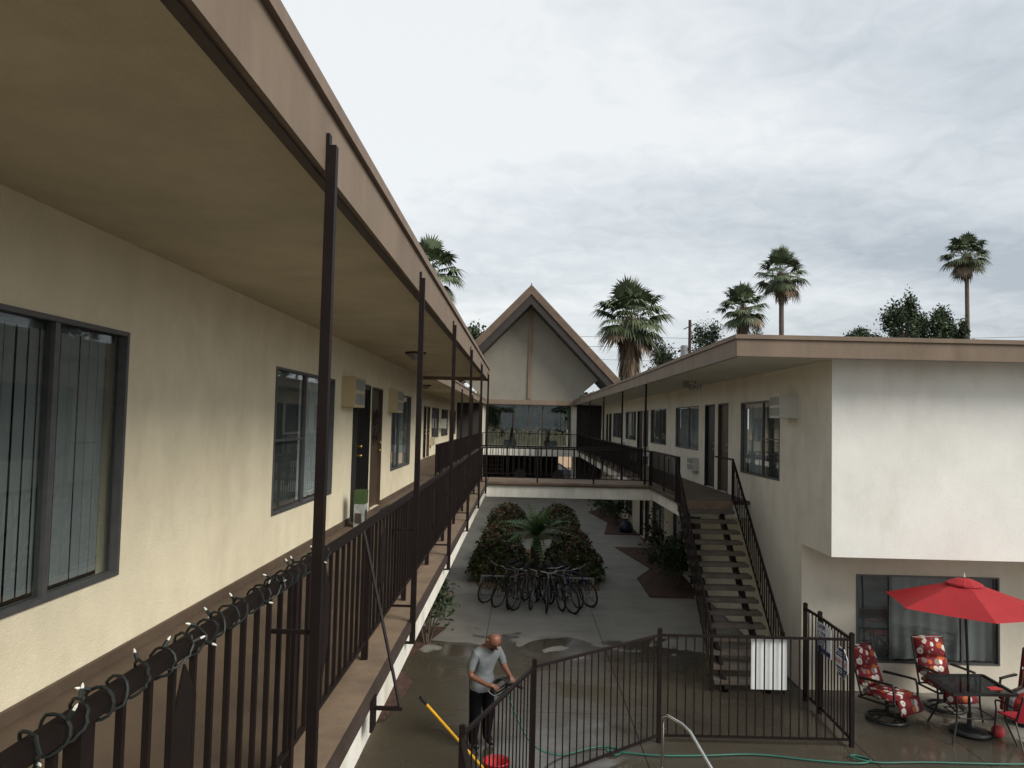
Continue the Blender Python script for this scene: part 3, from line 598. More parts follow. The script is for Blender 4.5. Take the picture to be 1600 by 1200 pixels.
def bush(x,y,h,r,label,n=900,mats=(leafd,leafg),seed=1,name='shrub',size=.11,cat='shrub',red=0):
    rnd=random.Random(seed); t=thing(name,label,cat,(x,y,0)); mb=MB(); cs=[]; tips=[]
    for k in range(9):
        a=rnd.uniform(0,6.28); rr=r*rnd.uniform(.2,.85); hh=h*rnd.uniform(.45,.95); p=Vector((x+rr*math.cos(a),y+rr*math.sin(a),hh)); tips.append(p)
        mb.tube([(x+.05*math.cos(a),y+.05*math.sin(a),0),(x+rr*.5*math.cos(a),y+rr*.5*math.sin(a),hh*.55),p],[.018,.012,.004],5)
    mb.build('stems',bark,t)
    for k in range(n):
        p=rnd.choice(tips); s=r*.33; q=p+Vector((rnd.gauss(0,s),rnd.gauss(0,s),rnd.gauss(0,h*.14))); cs.append(((q.x,q.y,max(.06,q.z)),rnd.choice((0,0,1)) if rnd.random()>red else 2,1))
    leaf_mesh(rnd,cs,size,'l').build('foliage',[mats[0],mats[1],leafr],t)
bush(-1.75,15.3,1.15,.42,'dark leafy shrub below the left walkway',800,seed=3,red=.05)
bush(4.2,20.9,1.25,.6,'large dark shrub at the foot of the stairs',1700,seed=4); bush(4.35,22.6,1.0,.4,'middle shrub in the right bed',800,seed=6)
bush(4.3,24.6,1.35,.32,'slender potted shrub with reddish top on the right',500,seed=7,red=.35); bush(4.2,33.5,1.3,.6,'far dark shrub by the right wall',1100,seed=8); bush(4.0,36.5,1.2,.6,'farthest shrub in the right bed',900,seed=9)
t=thing('plant_pot','dark plant pot in the right bed','pot',(4.3,24.6,.03)); MB().lathe((4.3,24.6,.03),[(0,0),(.17,0),(.23,.32),(.20,.32),(.19,.25),(0,.25)],16).build('pot',trim,t)
t=tag(MB().lathe((4.35,31.4,.0),[(0,.01),(.24,.01),(.30,.2),(.22,.42),(.07,.5),(.12,.57),(0,.55)],12).build('rubbish_bag',bluebag,None,smooth=True),'dark blue filled bag beside the right wall','bag')
# fan palms
def fan_palm(x,y,ztop,crown,trunk_r,skirt,label,seed,nfr=46):
    rnd=random.Random(seed); t=thing('fan_palm',label,'palm tree',(x,y,0),'fan palms'); zc=ztop-crown*.95
    MB().tube([(x,y,0),(x+.1,y,zc*.5),(x,y,zc)],[trunk_r*1.35,trunk_r,trunk_r*.9],10).build('trunk',bark,t)
    mb=MB()
    for k in range(nfr):
        a=k*2.399+rnd.uniform(-.2,.2); f=k/nfr; el=1.45-2.3*f**.85+rnd.uniform(-.3,.3); Lp=crown*rnd.uniform(.42,.70)
        d=Vector((math.cos(a)*math.cos(el),math.sin(a)*math.cos(el),math.sin(el))); b=Vector((x,y,zc)); m=b+d*Lp+Vector((0,0,-.08*crown*f)); mb.mi=0 if f<.8 or rnd.random()<.4 else 1
        mb.bar(b,m,.05,.03); side=d.cross(Vector((0,0,1)))
        if side.length<.05: side=Vector((1,0,0))
        side.normalize(); nn=side.cross(d).normalized()
        for s in range(-9,10):
            an=s*R(9.5); dv=(d*math.cos(an)+side*math.sin(an)); Lb=crown*rnd.uniform(.48,.62)*(1-.25*abs(s)/9); wv=(side*math.cos(an)-d*math.sin(an))*crown*.032
            p1=m+dv*Lb*.55-nn*0+Vector((0,0,-.02*crown)); p2=m+dv*Lb+Vector((0,0,-Lb*(.10+.38*max(0,math.cos(el)))*rnd.uniform(.7,1.3)))
            mb.add([m,p1-wv,p2,p1+wv],[(0,1,2,3)])
    mb.build('crown',[palmg,palmd],t)
    mb=MB(); 
    for k in range(int(520*skirt)):
        a=rnd.uniform(0,6.283); z1=zc-rnd.random()*crown*1.5*skirt; r1=trunk_r+crown*.30*rnd.uniform(.35,1)*(.55+.45*(1-(zc-z1)/(crown*1.5*skirt+.01))); L=crown*rnd.uniform(.3,.6)
        p=Vector((x+r1*.55*math.cos(a),y+r1*.55*math.sin(a),z1+.3)); q=Vector((x+r1*math.cos(a+.1),y+r1*math.sin(a+.1),z1-L)); sd_=Vector((-math.sin(a),math.cos(a),0))*crown*.028; mb.add([p-sd_*.4,p+sd_*.4,(p+q)/2+sd_,q,(p+q)/2-sd_],[(0,1,2,3,4)])
    if mb.v: mb.build('dead_frond_skirt',palmd,t)
def palm_at(px,py,Y,diam_px,trunk_r,skirt,label,seed,nfr=46):
    p=atY(px,py,Y); fan_palm(p.x,Y,p.z,diam_px/FPX*Y/2,trunk_r,skirt,label,seed,nfr)
palm_at(986,441,60,122,.42,1.25,'thick fan palm with shaggy dead-leaf skirt, just right of the gable',1,56)
palm_at(1221,390,88,80,.30,.55,'tall fan palm above the roof corner, taller of the close pair',2)
palm_at(1161,444,80,80,.32,.7,'shorter fan palm left of the tall one over the right roof',3)
palm_at(1510,365,100,74,.27,.45,'tall slender lone fan palm at far right',4)
palm_at(672,374,55,112,.35,.4,'fan palm rising behind the left roof',5)
# broadleaf trees
def tree(px,py,Y,wpx,hpx,label,seed,mats=(leafd,leafg),n=6000,size=.27,name='broadleaf_tree'):
    rnd=random.Random(seed); top=atY(px,py,Y); sc_=Y/FPX; rw=wpx*sc_/2; rh=hpx*sc_/2; x=top.x; zc=top.z-rh; t=thing(name,label,'tree',(x,Y,0),'trees beyond the roofs')
    mb=MB(); mb.tube([(x,Y,0),(x+.15,Y,zc*.5),(x,Y,zc)],[.28,.2,.1],8); cl=[]
    for k in range(16):
        a=rnd.uniform(0,6.283); el=rnd.uniform(-.7,1.2); rr=rnd.uniform(.45,.85); c=Vector((x+rw*rr*math.cos(a)*math.cos(el),Y+rw*rr*math.sin(a)*math.cos(el),zc+rh*rr*math.sin(el))); cl.append((c,rnd.uniform(.22,.38)))
        mb.tube([(x,Y,zc-rh*.6),((x+c.x)/2,(Y+c.y)/2,(zc+c.z)/2-.2),c],[.09,.06,.02],5)
    mb.build('trunk',bark,t); cs=[]
    for k in range(n):
        c,s=rnd.choice(cl); q=c+Vector((rnd.gauss(0,rw*s*.55),rnd.gauss(0,rw*s*.55),rnd.gauss(0,rh*s*.5))); cs.append((q,rnd.choice((0,0,1)),1))
    leaf_mesh(rnd,cs,size,'l').build('crown',list(mats),t)
tree(1412,460,75,62,120,'tall leafy tree with open crown beyond the right roof',11); tree(1462,470,75,66,110,'fuller green tree beside the lone palm',12); tree(1497,498,76,34,80,'small tree just left of the lone palm trunk',13,n=3500)
tree(1352,508,85,70,60,'low bushy treetop at left of the tree group',14,n=3500); tree(1105,498,95,70,130,'leafy tree behind the shorter fan palm',15); tree(1185,505,96,66,110,'leafy tree between the pair of palms',16)
tree(1040,528,85,52,120,'small tree beside the utility pole transformer',17,n=3500); tree(752,505,62,60,110,'dark tree between left roof and gable',18); tree(722,522,60,40,100,'paler tree at the left roof edge',19,n=3500,mats=(leafg,palmg))
# street beyond the lobby
for i,(x,y,h) in enumerate(((-4,64,7.5),(-.8,61,7.2),(2.3,66,7.4),(5,62,7))):
    rnd=random.Random(30+i); t=thing('street_tree',['street tree','second street tree','third street tree','fourth street tree'][i]+' counted from the left, seen through the lobby glass','tree',(x,y,0)); MB().tube([(x,y,0),(x,y,2.6),(x+.2,y,4.2)],[.2,.15,.1],7).build('trunk',bark,t)
    cs=[((x+rnd.gauss(0,1.5),y+rnd.gauss(0,1.2),5.3+rnd.gauss(0,.6)),rnd.choice((0,1)),1) for k in range(4500)]; leaf_mesh(rnd,cs,.36,'l').build('crown',[leafd,leafg],t)
t=thing('house','peach house with red roof across the street, seen through glass','house',(1,78,0)); MB().box(-9,9,76,84,0,4.3).build('wall',peach,t); MB().prism([(-9.5,75.5,4.3),(9.5,75.5,4.3),(6,80,6.4),(-6,80,6.4)],(0,.3,.05)).build('roof',redroof,t)
for x in (-5,-1,3,6): MB().box(x-.6,x+.6,75.95,75.998,1.2,2.6).build('window',screen,t)
def car(x,y,m,label,rz=0):
    t=thing('parked_car',label,'car',(x,y,0)); prof=[(-2.1,.35),(-2.15,.75),(-1.5,.92),(-.9,1.38),(.7,1.42),(1.35,.98),(2.05,.85),(2.15,.4)]
    MB().prism([(x+a,y-.85,b) for a,b in prof],(0,1.7,0)).build('body',m,t,bevel=.05)
    MB().prism([(x+a,y-.87,b) for a,b in ((-1.25,.98),(-.82,1.32),(.62,1.35),(1.1,.98))],(0,1.74,0)).build('windows',screen,t)
    for dx in (-1.3,1.35):
        for dy in (-.86,.66): mb=MB(); mb.tube([(x+dx,y+dy,.32),(x+dx,y+dy+.2,.32)],.32,16); mb.build('wheel',rubber,t)
car(-1.9,56,carw,'white car parked beyond the lobby on the left'); car(2.2,57,card,'dark car parked beyond the lobby on the right')
# utility pole and lines
p=atY(1078,500,80); t=thing('utility_pole','dark wooden utility pole with grey transformer beyond the right roof','utility pole',(p.x,80,0)); MB().tube([(p.x,80,0),(p.x,80,p.z)],[.2,.15],8).build('pole',wood,t)
q=atY(1078,548,80); MB().lathe((q.x-.65,79.8,q.z-.9),[(0,0),(.36,0),(.38,1.3),(.3,1.42),(0,1.45)],14).build('transformer',steel,t); MB().bar((q.x-1.2,79.9,q.z),(q.x+.9,79.9,q.z),.12).build('crossarm',wood,t); MB().bar((q.x-.7,79.9,p.z-1),(q.x+.5,79.9,p.z-.4),.1).build('insulator_arm',wood,t)
for k,(ya,yb) in enumerate(((497,504),(512,520),(530,545))):
    a=atY(560,ya+14,82); b=atY(1700,yb+20,78); m=(a+b)/2-Vector((0,0,.8)); c=tag(MB().tube([a,(a+m)/2-Vector((0,0,.3)),m,(b+m)/2-Vector((0,0,.3)),b],.018,5).build('power_line',wood,None),['highest','middle','lowest'][k]+' of the power lines crossing behind the roofs','power line')
# =============================================================== bicycles and rack
BX=0
def bike(frame_m,label):
    t=thing('bicycle',label,'bicycle',(0,0,0),'bicycles at the rack'); wr=.335
    for yy in (-.52,.52):
        ty=MB().tube([(0,yy+wr*math.cos(k*math.pi/12),wr+wr*math.sin(k*math.pi/12)) for k in range(24)],.025,6,closed=True).build('wheel',rubber,t)
        mb=MB(); mb.tube([(0,yy+(wr-.028)*math.cos(k*math.pi/12),wr+(wr-.028)*math.sin(k*math.pi/12)) for k in range(24)],.010,5,closed=True); mb.tube([(-.04,yy,wr),(.04,yy,wr)],.018,6); mb.build('rim',steel,ty)
        mb=MB(); 
        for k in range(14): a=k*math.pi/7; mb.bar((.02*(-1)**k,yy,wr),(0,yy+(wr-.03)*math.cos(a),wr+(wr-.03)*math.sin(a)),.0035)
        mb.build('spokes',steel,ty)
    F=MB(); bb=(0,.10,.29); st=(0,.24,.80); hd=(0,-.36,.82); hb=(0,-.40,.66); ra=(0,.52,wr)
    for a,b,r in ((bb,st,.016),(bb,hb,.019),(st,hd,.017),(hd,hb,.02),(bb,ra,.011),(st,ra,.010)): F.tube([a,b],r,8)
    F.build('frame',frame_m,t)
    mb=MB()
    for s in (-.045,.045): mb.tube([(s*.6,-.41,.64),(s,-.46,.52),(s,-.52,wr)],.011,6)
    mb.build('fork',frame_m,t)
    mb=MB(); mb.tube([(0,-.355,.82),(0,-.34,.96)],.014,6); mb.tube([(-.29,-.27,.98),(-.16,-.35,.985),(0,-.36,.965),(.16,-.35,.985),(.29,-.27,.98)],.012,6); mb.build('handlebar',steel,t)
    [MB().tube([(s*.29,-.27,.98),(s*.22,-.315,.983)],.018,7).build('grip',rubber,t) for s in (-1,1)]
    mb=MB(); mb.tube([st,(0,.27,.92)],.012,6); mb.build('seat_post',steel,t)
    mb=MB(); mb.tube([(0,.05,.935),(0,.12,.95),(0,.26,.95),(0,.36,.965),(0,.38,.96)],[.015,.035,.07,.085,.05],8); o=mb.build('saddle',rubber,t,smooth=True); o.scale=(1,1,1)
    mb=MB(); mb.tube([(.05,.10,.29),(.058,.10,.29)],.09,16); mb.bar((.06,.10,.29),(.06,.2,.16),.018,.01); mb.bar((-.06,.10,.29),(-.06,0,.42),.018,.01); mb.bar((.06,.2,.16),(.15,.2,.16),.05,.02,); mb.bar((-.06,0,.42),(-.15,0,.42),.05,.02); mb.build('crankset',steel,t)
    return t
fm=[mat('bike_%s'%n,c,.35) for n,c in (('black',(.012,.012,.014)),('red',(.10,.01,.018)),('silver',(.12,.12,.125)),('blue',(.02,.025,.11)),('grey',(.10,.10,.11)))]
BK=[(-.62,19.25,-38,0,12,'black bicycle leaning outward at the left end of the rack'),(-.35,18.85,-30,0,10,'second bicycle from the left, black frame'),(-.05,18.75,-22,1,8,'bicycle with dark red frame near the left of the rack'),(.16,18.6,-30,2,-8,'silver-framed bicycle left of the middle'),(.42,18.75,-12,0,6,'black bicycle left of the centre bicycle'),(.72,18.5,0,4,3,'grey bicycle facing straight out at the middle of the rack'),(.98,18.75,16,0,-6,'black bicycle just right of the middle'),(1.12,18.45,30,2,-10,'silver bicycle with its front wheel turned toward the camera on the right'),(1.4,18.95,24,4,-8,'grey bicycle second from the right end'),(1.62,19.1,36,3,-12,'blue-framed bicycle at the right end of the rack')]
for (x,y,a,mi,lean,l) in BK:
    b=bike(fm[mi],l); b.location=(.5+(x-.5)*.86,y,.006); b.rotation_euler=(0,R(lean),R(a)); b.scale=[.90+.03*((mi*3+len(l))%5)]*3
t=thing('bicycle_rack','low grey metal bicycle rack under the bicycles','bicycle rack',(.5,19.4,0)); mb=MB(); 
for z in (.06,.52): MB().bar((-.9,19.45,z),(1.9,19.45,z),.035).build('rail',steel,t)
for k in range(17): MB().bar((-.85+k*.168,19.45,.06),(-.85+k*.168,19.45,.52),.018).build('bar',steel,t)
for x in (-.9,1.9): MB().bar((x,19.2,.02),(x,19.7,.02),.04).build('foot',steel,t); MB().bar((x,19.45,.02),(x,19.45,.54),.035).build('upright',steel,t)
# =============================================================== pool fence
FH=1.50
pick_me=MB().box(-.008,.008,-.008,.008,0,1).mesh('picket',brown)
def fence(a,b,label,posts=(True,True),step=.118,name='pool_fence',h=FH):
    a,b=Vector((*a,0)),Vector((*b,0)); d=b-a; t=thing(name,label,'fence',a,'pool fence panels')
    up=Vector((0,0,1)); MB().bar(a+up*(h-.03),b+up*(h-.03),.038,.032).build('top_rail',brown,t); MB().bar(a+up*.10,b+up*.10,.03,.03).build('bottom_rail',brown,t)
    n=int(d.length/step)
    for k in range(1,n): inst('picket',pick_me,t,a+d*(k/n)+up*.10,scale=(1,1,h-.14))
    for p,q in zip((a,b),posts):
        if q:
            MB().box(p.x-.028,p.x+.028,p.y-.028,p.y+.028,0,h+.04).build('fence_post',brown,t)
            mb=MB(); mb.box(p.x-.032,p.x+.032,p.y-.032,p.y+.032,h+.04,h+.05); mb.box(p.x-.02,p.x+.02,p.y-.02,p.y+.02,h+.05,h+.065); mb.build('post_cap',brown,t)
    return t
PA,PB,PC,PD=(-.48,7.31),(.23,9.37),(2.01,10.91),(4.69,10.94)
fence((-.1,4.9),PA,'fence panel nearest the camera, below the man',(True,True)); fence(PA,PB,'fence panel in front of the man',(False,True)); fence(PB,PC,'angled fence panel in front of the bicycles',(False,True)); fence(PC,PD,'fence panel in front of the stairs with the white board',(False,True))
g=fence((4.70,12.72),(4.72,12.18),'narrow fence panel against the right wall',(True,False)); g=fence((4.72,12.16),(4.69,10.97),'pool gate carrying the blue signs',(True,False),name='pool_gate')
MB().box(4.66,4.70,12.0,12.06,.95,1.08).build('latch',blackm,g)
t=tag(MB().box(3.30,3.80,10.972,10.98,.74,1.45).build('notice_board',whitep,None),'blank white board fixed to the fence in front of the stairs','board')
sg=thing('swim_sign','white sign with blue lettering SWIM AT YOUR OWN RISK on the gate','sign',(4.66,11.85,1.3)); MB().box(4.672,4.680,11.62,12.12,.98,1.42).build('plate',whitep,sg); MB().box(4.667,4.671,11.63,12.11,.99,1.06).build('blue_strip',navy,sg)
for i,(s,z,k) in enumerate((('SWIM',1.365,.125),('AT YOUR',1.275,.075),('OWN',1.19,.125),('RISK',1.105,.125))): text(s,k,(4.668,11.98,z),(R(90),0,R(-90)),navy,sg)
sg=thing('octagonal_sign','blue octagonal sign with red band on the gate','sign',(4.66,11.25,1.1)); oc=lambda r:[(4.672,11.24+r*math.cos(R(22.5+45*k)),1.06+r*math.sin(R(22.5+45*k))) for k in range(8)]
MB().prism(oc(.225),(.008,0,0)).build('plate',whitep,sg); MB().prism([(x-.004,y,z) for x,y,z in oc(.205)],(.003,0,0)).build('blue_field',navy,sg); MB().box(4.664,4.667,11.05,11.43,.99,1.13).build('band',whitep,sg); text('KEEP OUT',.085,(4.662,11.24,1.06),(R(90),0,R(-90)),signred,sg)
for z in (1.20,1.165,.95,.915): MB().box(4.665,4.6675,11.12,11.36,z-.006,z+.006).build('text_line',whitep,sg)
# pool handrail, hose, pole, bucket
t=thing('pool_handrail','bent chrome pool handrail at the bottom of the view','handrail',(1.80,9.5,0)); MB().tube([(1.80,9.5,0),(1.80,9.5,.80),(1.81,9.47,.88),(1.84,9.42,.915),(1.98,9.2,.90),(2.04,9.1,.86),(2.30,8.65,.45),(2.50,8.3,0.0)],.021,10).build('tube',chrome,t,smooth=True); MB().lathe((1.8,9.5,0),[(.05,0),(.05,.012),(.024,.02)],14).build('flange',chrome,t)
def smooth_path(pts,n=10):
    pts=[Vector(p) for p in pts]; out=[]
    for i in range(len(pts)-1):
        p0,p1,p2,p3=pts[max(0,i-1)],pts[i],pts[i+1],pts[min(len(pts)-1,i+2)]
        for k in range(n):
            s=k/n; out.append(.5*((2*p1)+(p2-p0)*s+(2*p0-5*p1+4*p2-p3)*s*s+(3*p1-p0-3*p2+p3)*s**3))
    return out+[pts[-1]]
hp=[(-.12,10.42,.93),(.0,10.3,.6),(.25,10.2,.22),(.6,10.35,.03),(1.05,10.62,.02),(1.3,10.66,.02),(1.45,10.55,.02),(1.35,10.42,.02),(1.25,10.5,.045),(1.5,10.5,.02),(1.94,10.44,.02),(2.54,10.48,.02),(3.25,10.56,.02),(4.0,10.42,.02),(4.55,10.38,.02),(4.75,10.5,.02),(4.6,10.62,.02),(4.5,10.52,.045),(4.8,10.42,.02),(5.5,10.47,.02),(6.8,10.5,.02),(8.5,10.7,.02)]
tag(MB().tube(smooth_path(hp),.013,7).build('garden_hose',hosem,None,smooth=True),'green garden hose snaking across the wet pool deck','hose')
t=thing('long_handled_brush','yellow pole with black tip leaning above the red bucket','pole',(-.2,9.45,0)); a=Vector((-.17,9.45,.03)); b=atY(666,1100,8.9); MB().tube([a,b],.016,8).build('pole',yellow,t); d=(b-a).normalized(); MB().tube([b,b+d*.12],.019,8).build('grip',blackm,t); MB().box(-.25,-.09,9.40,9.5,.0,.05).build('brush_head',blackm,t)
t=thing('bucket','red plastic bucket behind the near fence','bucket',(-.2,9.42,0)); MB().lathe((-.2,9.42,0),[(0,.052),(.12,.052),(.125,.055),(.155,.34),(.165,.34),(.165,.32),(.15,.32),(.125,.02),(0,.02)],20).build('shell',redp,t,smooth=True); MB().tube([(-.2+.16*math.cos(k*math.pi/8),9.42,.33+.05*math.sin(k*math.pi/8)) for k in range(9)],.004,5).build('handle',steel,t)
# =============================================================== person
def person():
    t=thing('person','bald man in grey polo and black trousers looking down at the hose he holds','person',(-.45,10.62,0))
    V=[];E=[];Rr=[];Mi=[]
    def v(p,r): V.append(Vector(p)); Rr.append(r if isinstance(r,tuple) else (r,r)); return len(V)-1
    def e(a,b,m): E.append((a,b)); Mi.append(m)
    # local frame: x = his left/right in view, facing +x -y ; build in view-facing coordinates then rotate
    pel=v((0,.02,.86),(.165,.13)); wa=v((0,-.0,1.0),(.165,.14)); ch=v((0,-.055,1.17),(.175,.13)); sh=v((0,-.11,1.30),(.13,.095)); nk=v((0,-.17,1.375),.066); hd0=v((0,-.225,1.425),(.086,.098)); hd1=v((0,-.26,1.475),(.102,.112)); hd2=v((0,-.27,1.52),(.092,.102)); hd3=v((0,-.265,1.56),(.055,.06))
    for a,b,m in ((pel,wa,0),(wa,ch,0),(ch,sh,0),(sh,nk,2),(nk,hd0,2),(hd0,hd1,2),(hd1,hd2,2),(hd2,hd3,2)): e(a,b,m)
    for s,elb,wr,hand in ((-1,(-.27,-.10,1.02),(-.14,-.32,.93),(-.09,-.38,.92)),(1,(.27,-.14,1.05),(.20,-.36,1.0),(.19,-.43,.97))):
        s0=v((s*.175,-.10,1.28),.075); e(sh,s0,0); um=v(((s*.2+elb[0])/2,(-.10+elb[1])/2,(1.27+elb[2])/2+.02),.062); e(s0,um,0); el=v(elb,.046); e(um,el,2); w=v(wr,.031); e(el,w,2); h=v(hand,(.040,.024)); e(w,h,2)
        hv=Vector(hand); fd=(hv-Vector(wr)).normalized()
        for k in range(4):
            f0=v(hv+Vector((-.027+k*.018,0,0))+fd*.02,.010); e(h,f0,2); f1=v(V[f0]+fd*.035+Vector((0,0,-.012)),.009); e(f0,f1,2); f2=v(V[f1]+fd*.012+Vector((0,0,-.03)),.008); e(f1,f2,2)
        th=v(hv+Vector((-s*.035,0,.012)),.011); e(h,th,2); t2=v(V[th]+fd*.035+Vector((0,0,-.005)),.009); e(th,t2,2)
    for s in (-1,1):
        hp_=v((s*.09,0,.80),.11); e(pel,hp_,1); kn=v((s*.11,-.02,.45),.086); e(hp_,kn,1); an=v((s*.115,.02,.09),.066); e(kn,an,1); to=v((s*.125,-.13,.04),(.042,.035)); e(an,to,3)
    me=bpy.data.meshes.new('body'); me.from_pydata([tuple(q) for q in V],E,[]); ob=bpy.data.objects.new('body',me); COL.objects.link(ob)
    sk=ob.modifiers.new('s','SKIN'); sk.use_smooth_shade=True
    for i,sv in enumerate(me.skin_vertices[0].data): sv.radius=Rr[i]; sv.use_root=(i==0)
    ob.modifiers.new('d','SUBSURF').levels=2; ob.modifiers['d'].render_levels=2
    bpy.context.view_layer.update(); m2=bpy.data.meshes.new_from_object(ob.evaluated_get(bpy.context.evaluated_depsgraph_get())); ob.modifiers.clear(); ob.data=m2; m2.materials.clear()
    for m in (polo,trous,skin,blackm): m2.materials.append(m)
    segs=[(V[a],V[b],m) for (a,b),m in zip(E,Mi)]
    for p in m2.polygons:
        c=p.center; best=9;bm_=0
        for a,b,m in segs:
            d=b-a; s=max(0,min(1,(c-a).dot(d)/max(1e-9,d.length_squared))); dist=(c-(a+d*s)).length
            if m==0 or m==1: dist-=.05
            if dist<best: best=dist;bm_=m
        if c.z<.80 and bm_==0: bm_=1
        if c.z>1.36 and abs(c.x)<.11 and c.y<-.1: bm_=2
        p.material_index=bm_; p.use_smooth=True
    ob.parent=t
    # shirt hem, collar, face
    mb=MB(); mb.lathe((0,0,0),[(.172,.76),(.178,.80),(.172,.9),(.165,.97)],24); sh_=mb.build('shirt_hem',polo,t,smooth=True,local=True); sh_.scale=(1.02,.80,1)
    mb=MB(); mb.tube([(.075*math.cos(k*.3925),-.155+.07*math.sin(k*.3925),1.355+.035*math.sin(k*.3925)) for k in range(16)],.016,6,closed=True); mb.build('collar',polo,t,smooth=True,local=True)
    hc=Vector((0,-.262,1.472)); tilt=Matrix.Rotation(R(48),3,'X')
    def H(pts): return [hc+tilt@Vector(p) for p in pts]
    for s in (-1,1): MB().tube(H([(s*.090,.01,.0),(s*.106,.02,.012),(s*.108,.025,-.01),(s*.094,.012,-.03)]),[.010,.018,.016,.008],7).build('ear',skin,t,smooth=True,local=True)
    MB().tube(H([(0,-.095,.015),(0,-.118,-.018),(0,-.10,-.03)]),[.010,.017,.010],7).build('nose',skin,t,smooth=True,local=True)
    mb=MB(); mb.tube(H([(-.05,-.075,-.055),(-.025,-.100,-.042),(.025,-.100,-.042),(.05,-.075,-.055)]),.010,6); mb.tube(H([(-.045,-.062,-.08),(0,-.085,-.095),(.045,-.062,-.08)]),.018,6); mb.build('beard',beard,t,smooth=True,local=True)
    MB().tube(H([(-.022,-.098,-.056),(.022,-.098,-.056)]),.006,5).build('mouth',skin,t,local=True)
    for s in (-1,1): MB().tube(H([(s*.055,-.080,.030),(s*.02,-.094,.033)]),.006,5).build('eyebrow',beard,t,local=True); MB().tube(H([(s*.048,-.084,.012),(s*.024,-.092,.012)]),.007,6).build('eye',beard,t,local=True)
    t.rotation_euler=(0,0,R(38))
    return t
person()
t=thing('hose_reel','dark coiled hose and nozzle bundle in the man\'s hands','hose',(-.15,10.36,.9)); mb=MB()
for j in range(4): mb.tube([(-.20+.10*math.cos(k*.3927)*(1+.1*j),10.31+.03*j+.05*math.sin(k*.3927),.90+.095*math.sin(k*.3927+j*.4)) for k in range(16)],.011,6,closed=True)
mb.build('coil',blackm,t); MB().tube([(-.12,10.32,.93),(.02,10.24,.96),(.10,10.19,.93)],[.02,.028,.02],8).build('nozzle',blackm,t); MB().tube(smooth_path([(-.29,10.30,.93),(-.34,10.27,.86),(-.27,10.25,.81),(-.17,10.27,.84)]),.006,6).build('loop',steel,t)
# =============================================================== patio furniture
def swivel_chair(loc,rz,label,cushion,grp):
    t=thing('patio_chair',label,'chair',(0,0,0),grp)
    mb=MB(); mb.tube([(.29*math.cos(k*math.pi/12),.29*math.sin(k*math.pi/12),.03) for k in range(24)],.024,7,closed=True); 
    for k in range(4): a=k*math.pi/2; mb.tube([(.29*math.cos(a),.29*math.sin(a),.03),(.1*math.cos(a),.1*math.sin(a),.09),(0,0,.1)],.016,6)
    mb.build('swivel_base',blackm,t); MB().tube([(0,0,.09),(0,0,.3)],.03,8).build('column',blackm,t)
    mb=MB()
    for s in (-1,1):
        mb.tube(smooth_path([(s*.27,.30,.30),(s*.29,-.26,.33),(s*.30,-.30,.42),(s*.30,-.28,.6),(s*.30,-.2,.63),(s*.30,.26,.60)],6),.017,7); mb.bar((s*.3,-.27,.635),(s*.3,.24,.615),.05,.02); mb.tube([(s*.27,.24,.3),(s*.27,.44,1.0)],.016,7)
    for y,z in ((-.24,.32),(.28,.31)): mb.tube([(-.28,y,z),(.28,y,z)],.014,6)
    mb.tube([(-.27,.44,1.0),(.27,.44,1.0)],.015,6); mb.build('arm_frame',blackm,t)
    mb=MB(); mb.box(-.26,.26,-.33,.26,.34,.46); mb.build('seat_cushion',cushion,t,bevel=.04,smooth=True)
    for z0,z1,y0_,y1_ in ((.44,.72,.19,.30),(.71,1.02,.28,.40)):
        mb=MB(); mb.prism([(-.26,y0_,z0),(.26,y0_,z0),(.26,y0_+.12,z0),(-.26,y0_+.12,z0)],(0,y1_-y0_,z1-z0)); mb.build('back_cushion',cushion,t,bevel=.035,smooth=True)
    mb=MB(); mb.prism([(-.26,-.30,.42),(.26,-.30,.42),(.26,-.37,.22),(-.26,-.37,.22)],(0,-.06,-.01)); mb.build('front_flap',cushion,t,bevel=.015,smooth=True)
    t.location=loc; t.rotation_euler=(0,0,rz); return t
swivel_chair((5.68,12.0,0),R(32),'floral cushioned swivel chair nearest the gate',floralm,'floral swivel chairs')
swivel_chair((6.86,12.55,0),R(8),'floral cushioned swivel chair behind the glass table',floralm,'floral swivel chairs')
swivel_chair((7.85,12.0,0),R(-55),'striped cushioned patio chair at the right edge',stripem,None)
t=thing('patio_table','black framed glass patio table under the red umbrella','table',(6.66,11.55,0)); tc=[(6.25,11.92),(7.12,11.98),(7.10,11.14),(6.17,11.10)]
MB().prism([(x,y,.70) for x,y in tc],(0,0,.008)).build('glass_top',tglass,t); mb=MB()
for k in range(4): a,b=tc[k],tc[(k+1)%4]; mb.bar((*a,.704),(*b,.704),.045,.035)
mb.build('rim',blackm,t)
for (x,y) in tc:
    cx,cy=6.66,11.53; ix,iy=x+(cx-x)*.2,y+(cy-y)*.2; MB().tube(smooth_path([(ix,iy,.69),(ix+(cx-x)*.05,iy+(cy-y)*.05,.35),(x,y,.012)],5),.015,7).build('leg',blackm,t)
MB().tube([(6.4,11.3,.3),(6.9,11.3,.3),(6.9,11.75,.3),(6.4,11.75,.3)],.01,6,closed=True).build('brace',blackm,t)
U=thing('patio_umbrella','open red patio umbrella over the glass table','umbrella',(6.66,11.55,0)); ut=Vector((6.60,11.55,2.26)); ub=Vector((6.68,11.55,.05))
MB().tube([ub,ut],.019,10).build('pole',blackm,U); cz=ut.z-.08; mb=MB(); n=6; rr=1.13; ang=[R(60*k+18) for k in range(n)]
rim=[Vector((ut.x+.03+rr*math.cos(a),ut.y+rr*math.sin(a),cz-.32)) for a in ang]; top=[Vector((ut.x+.01+.2*math.cos(a),ut.y+.2*math.sin(a),cz-.02)) for a in ang]
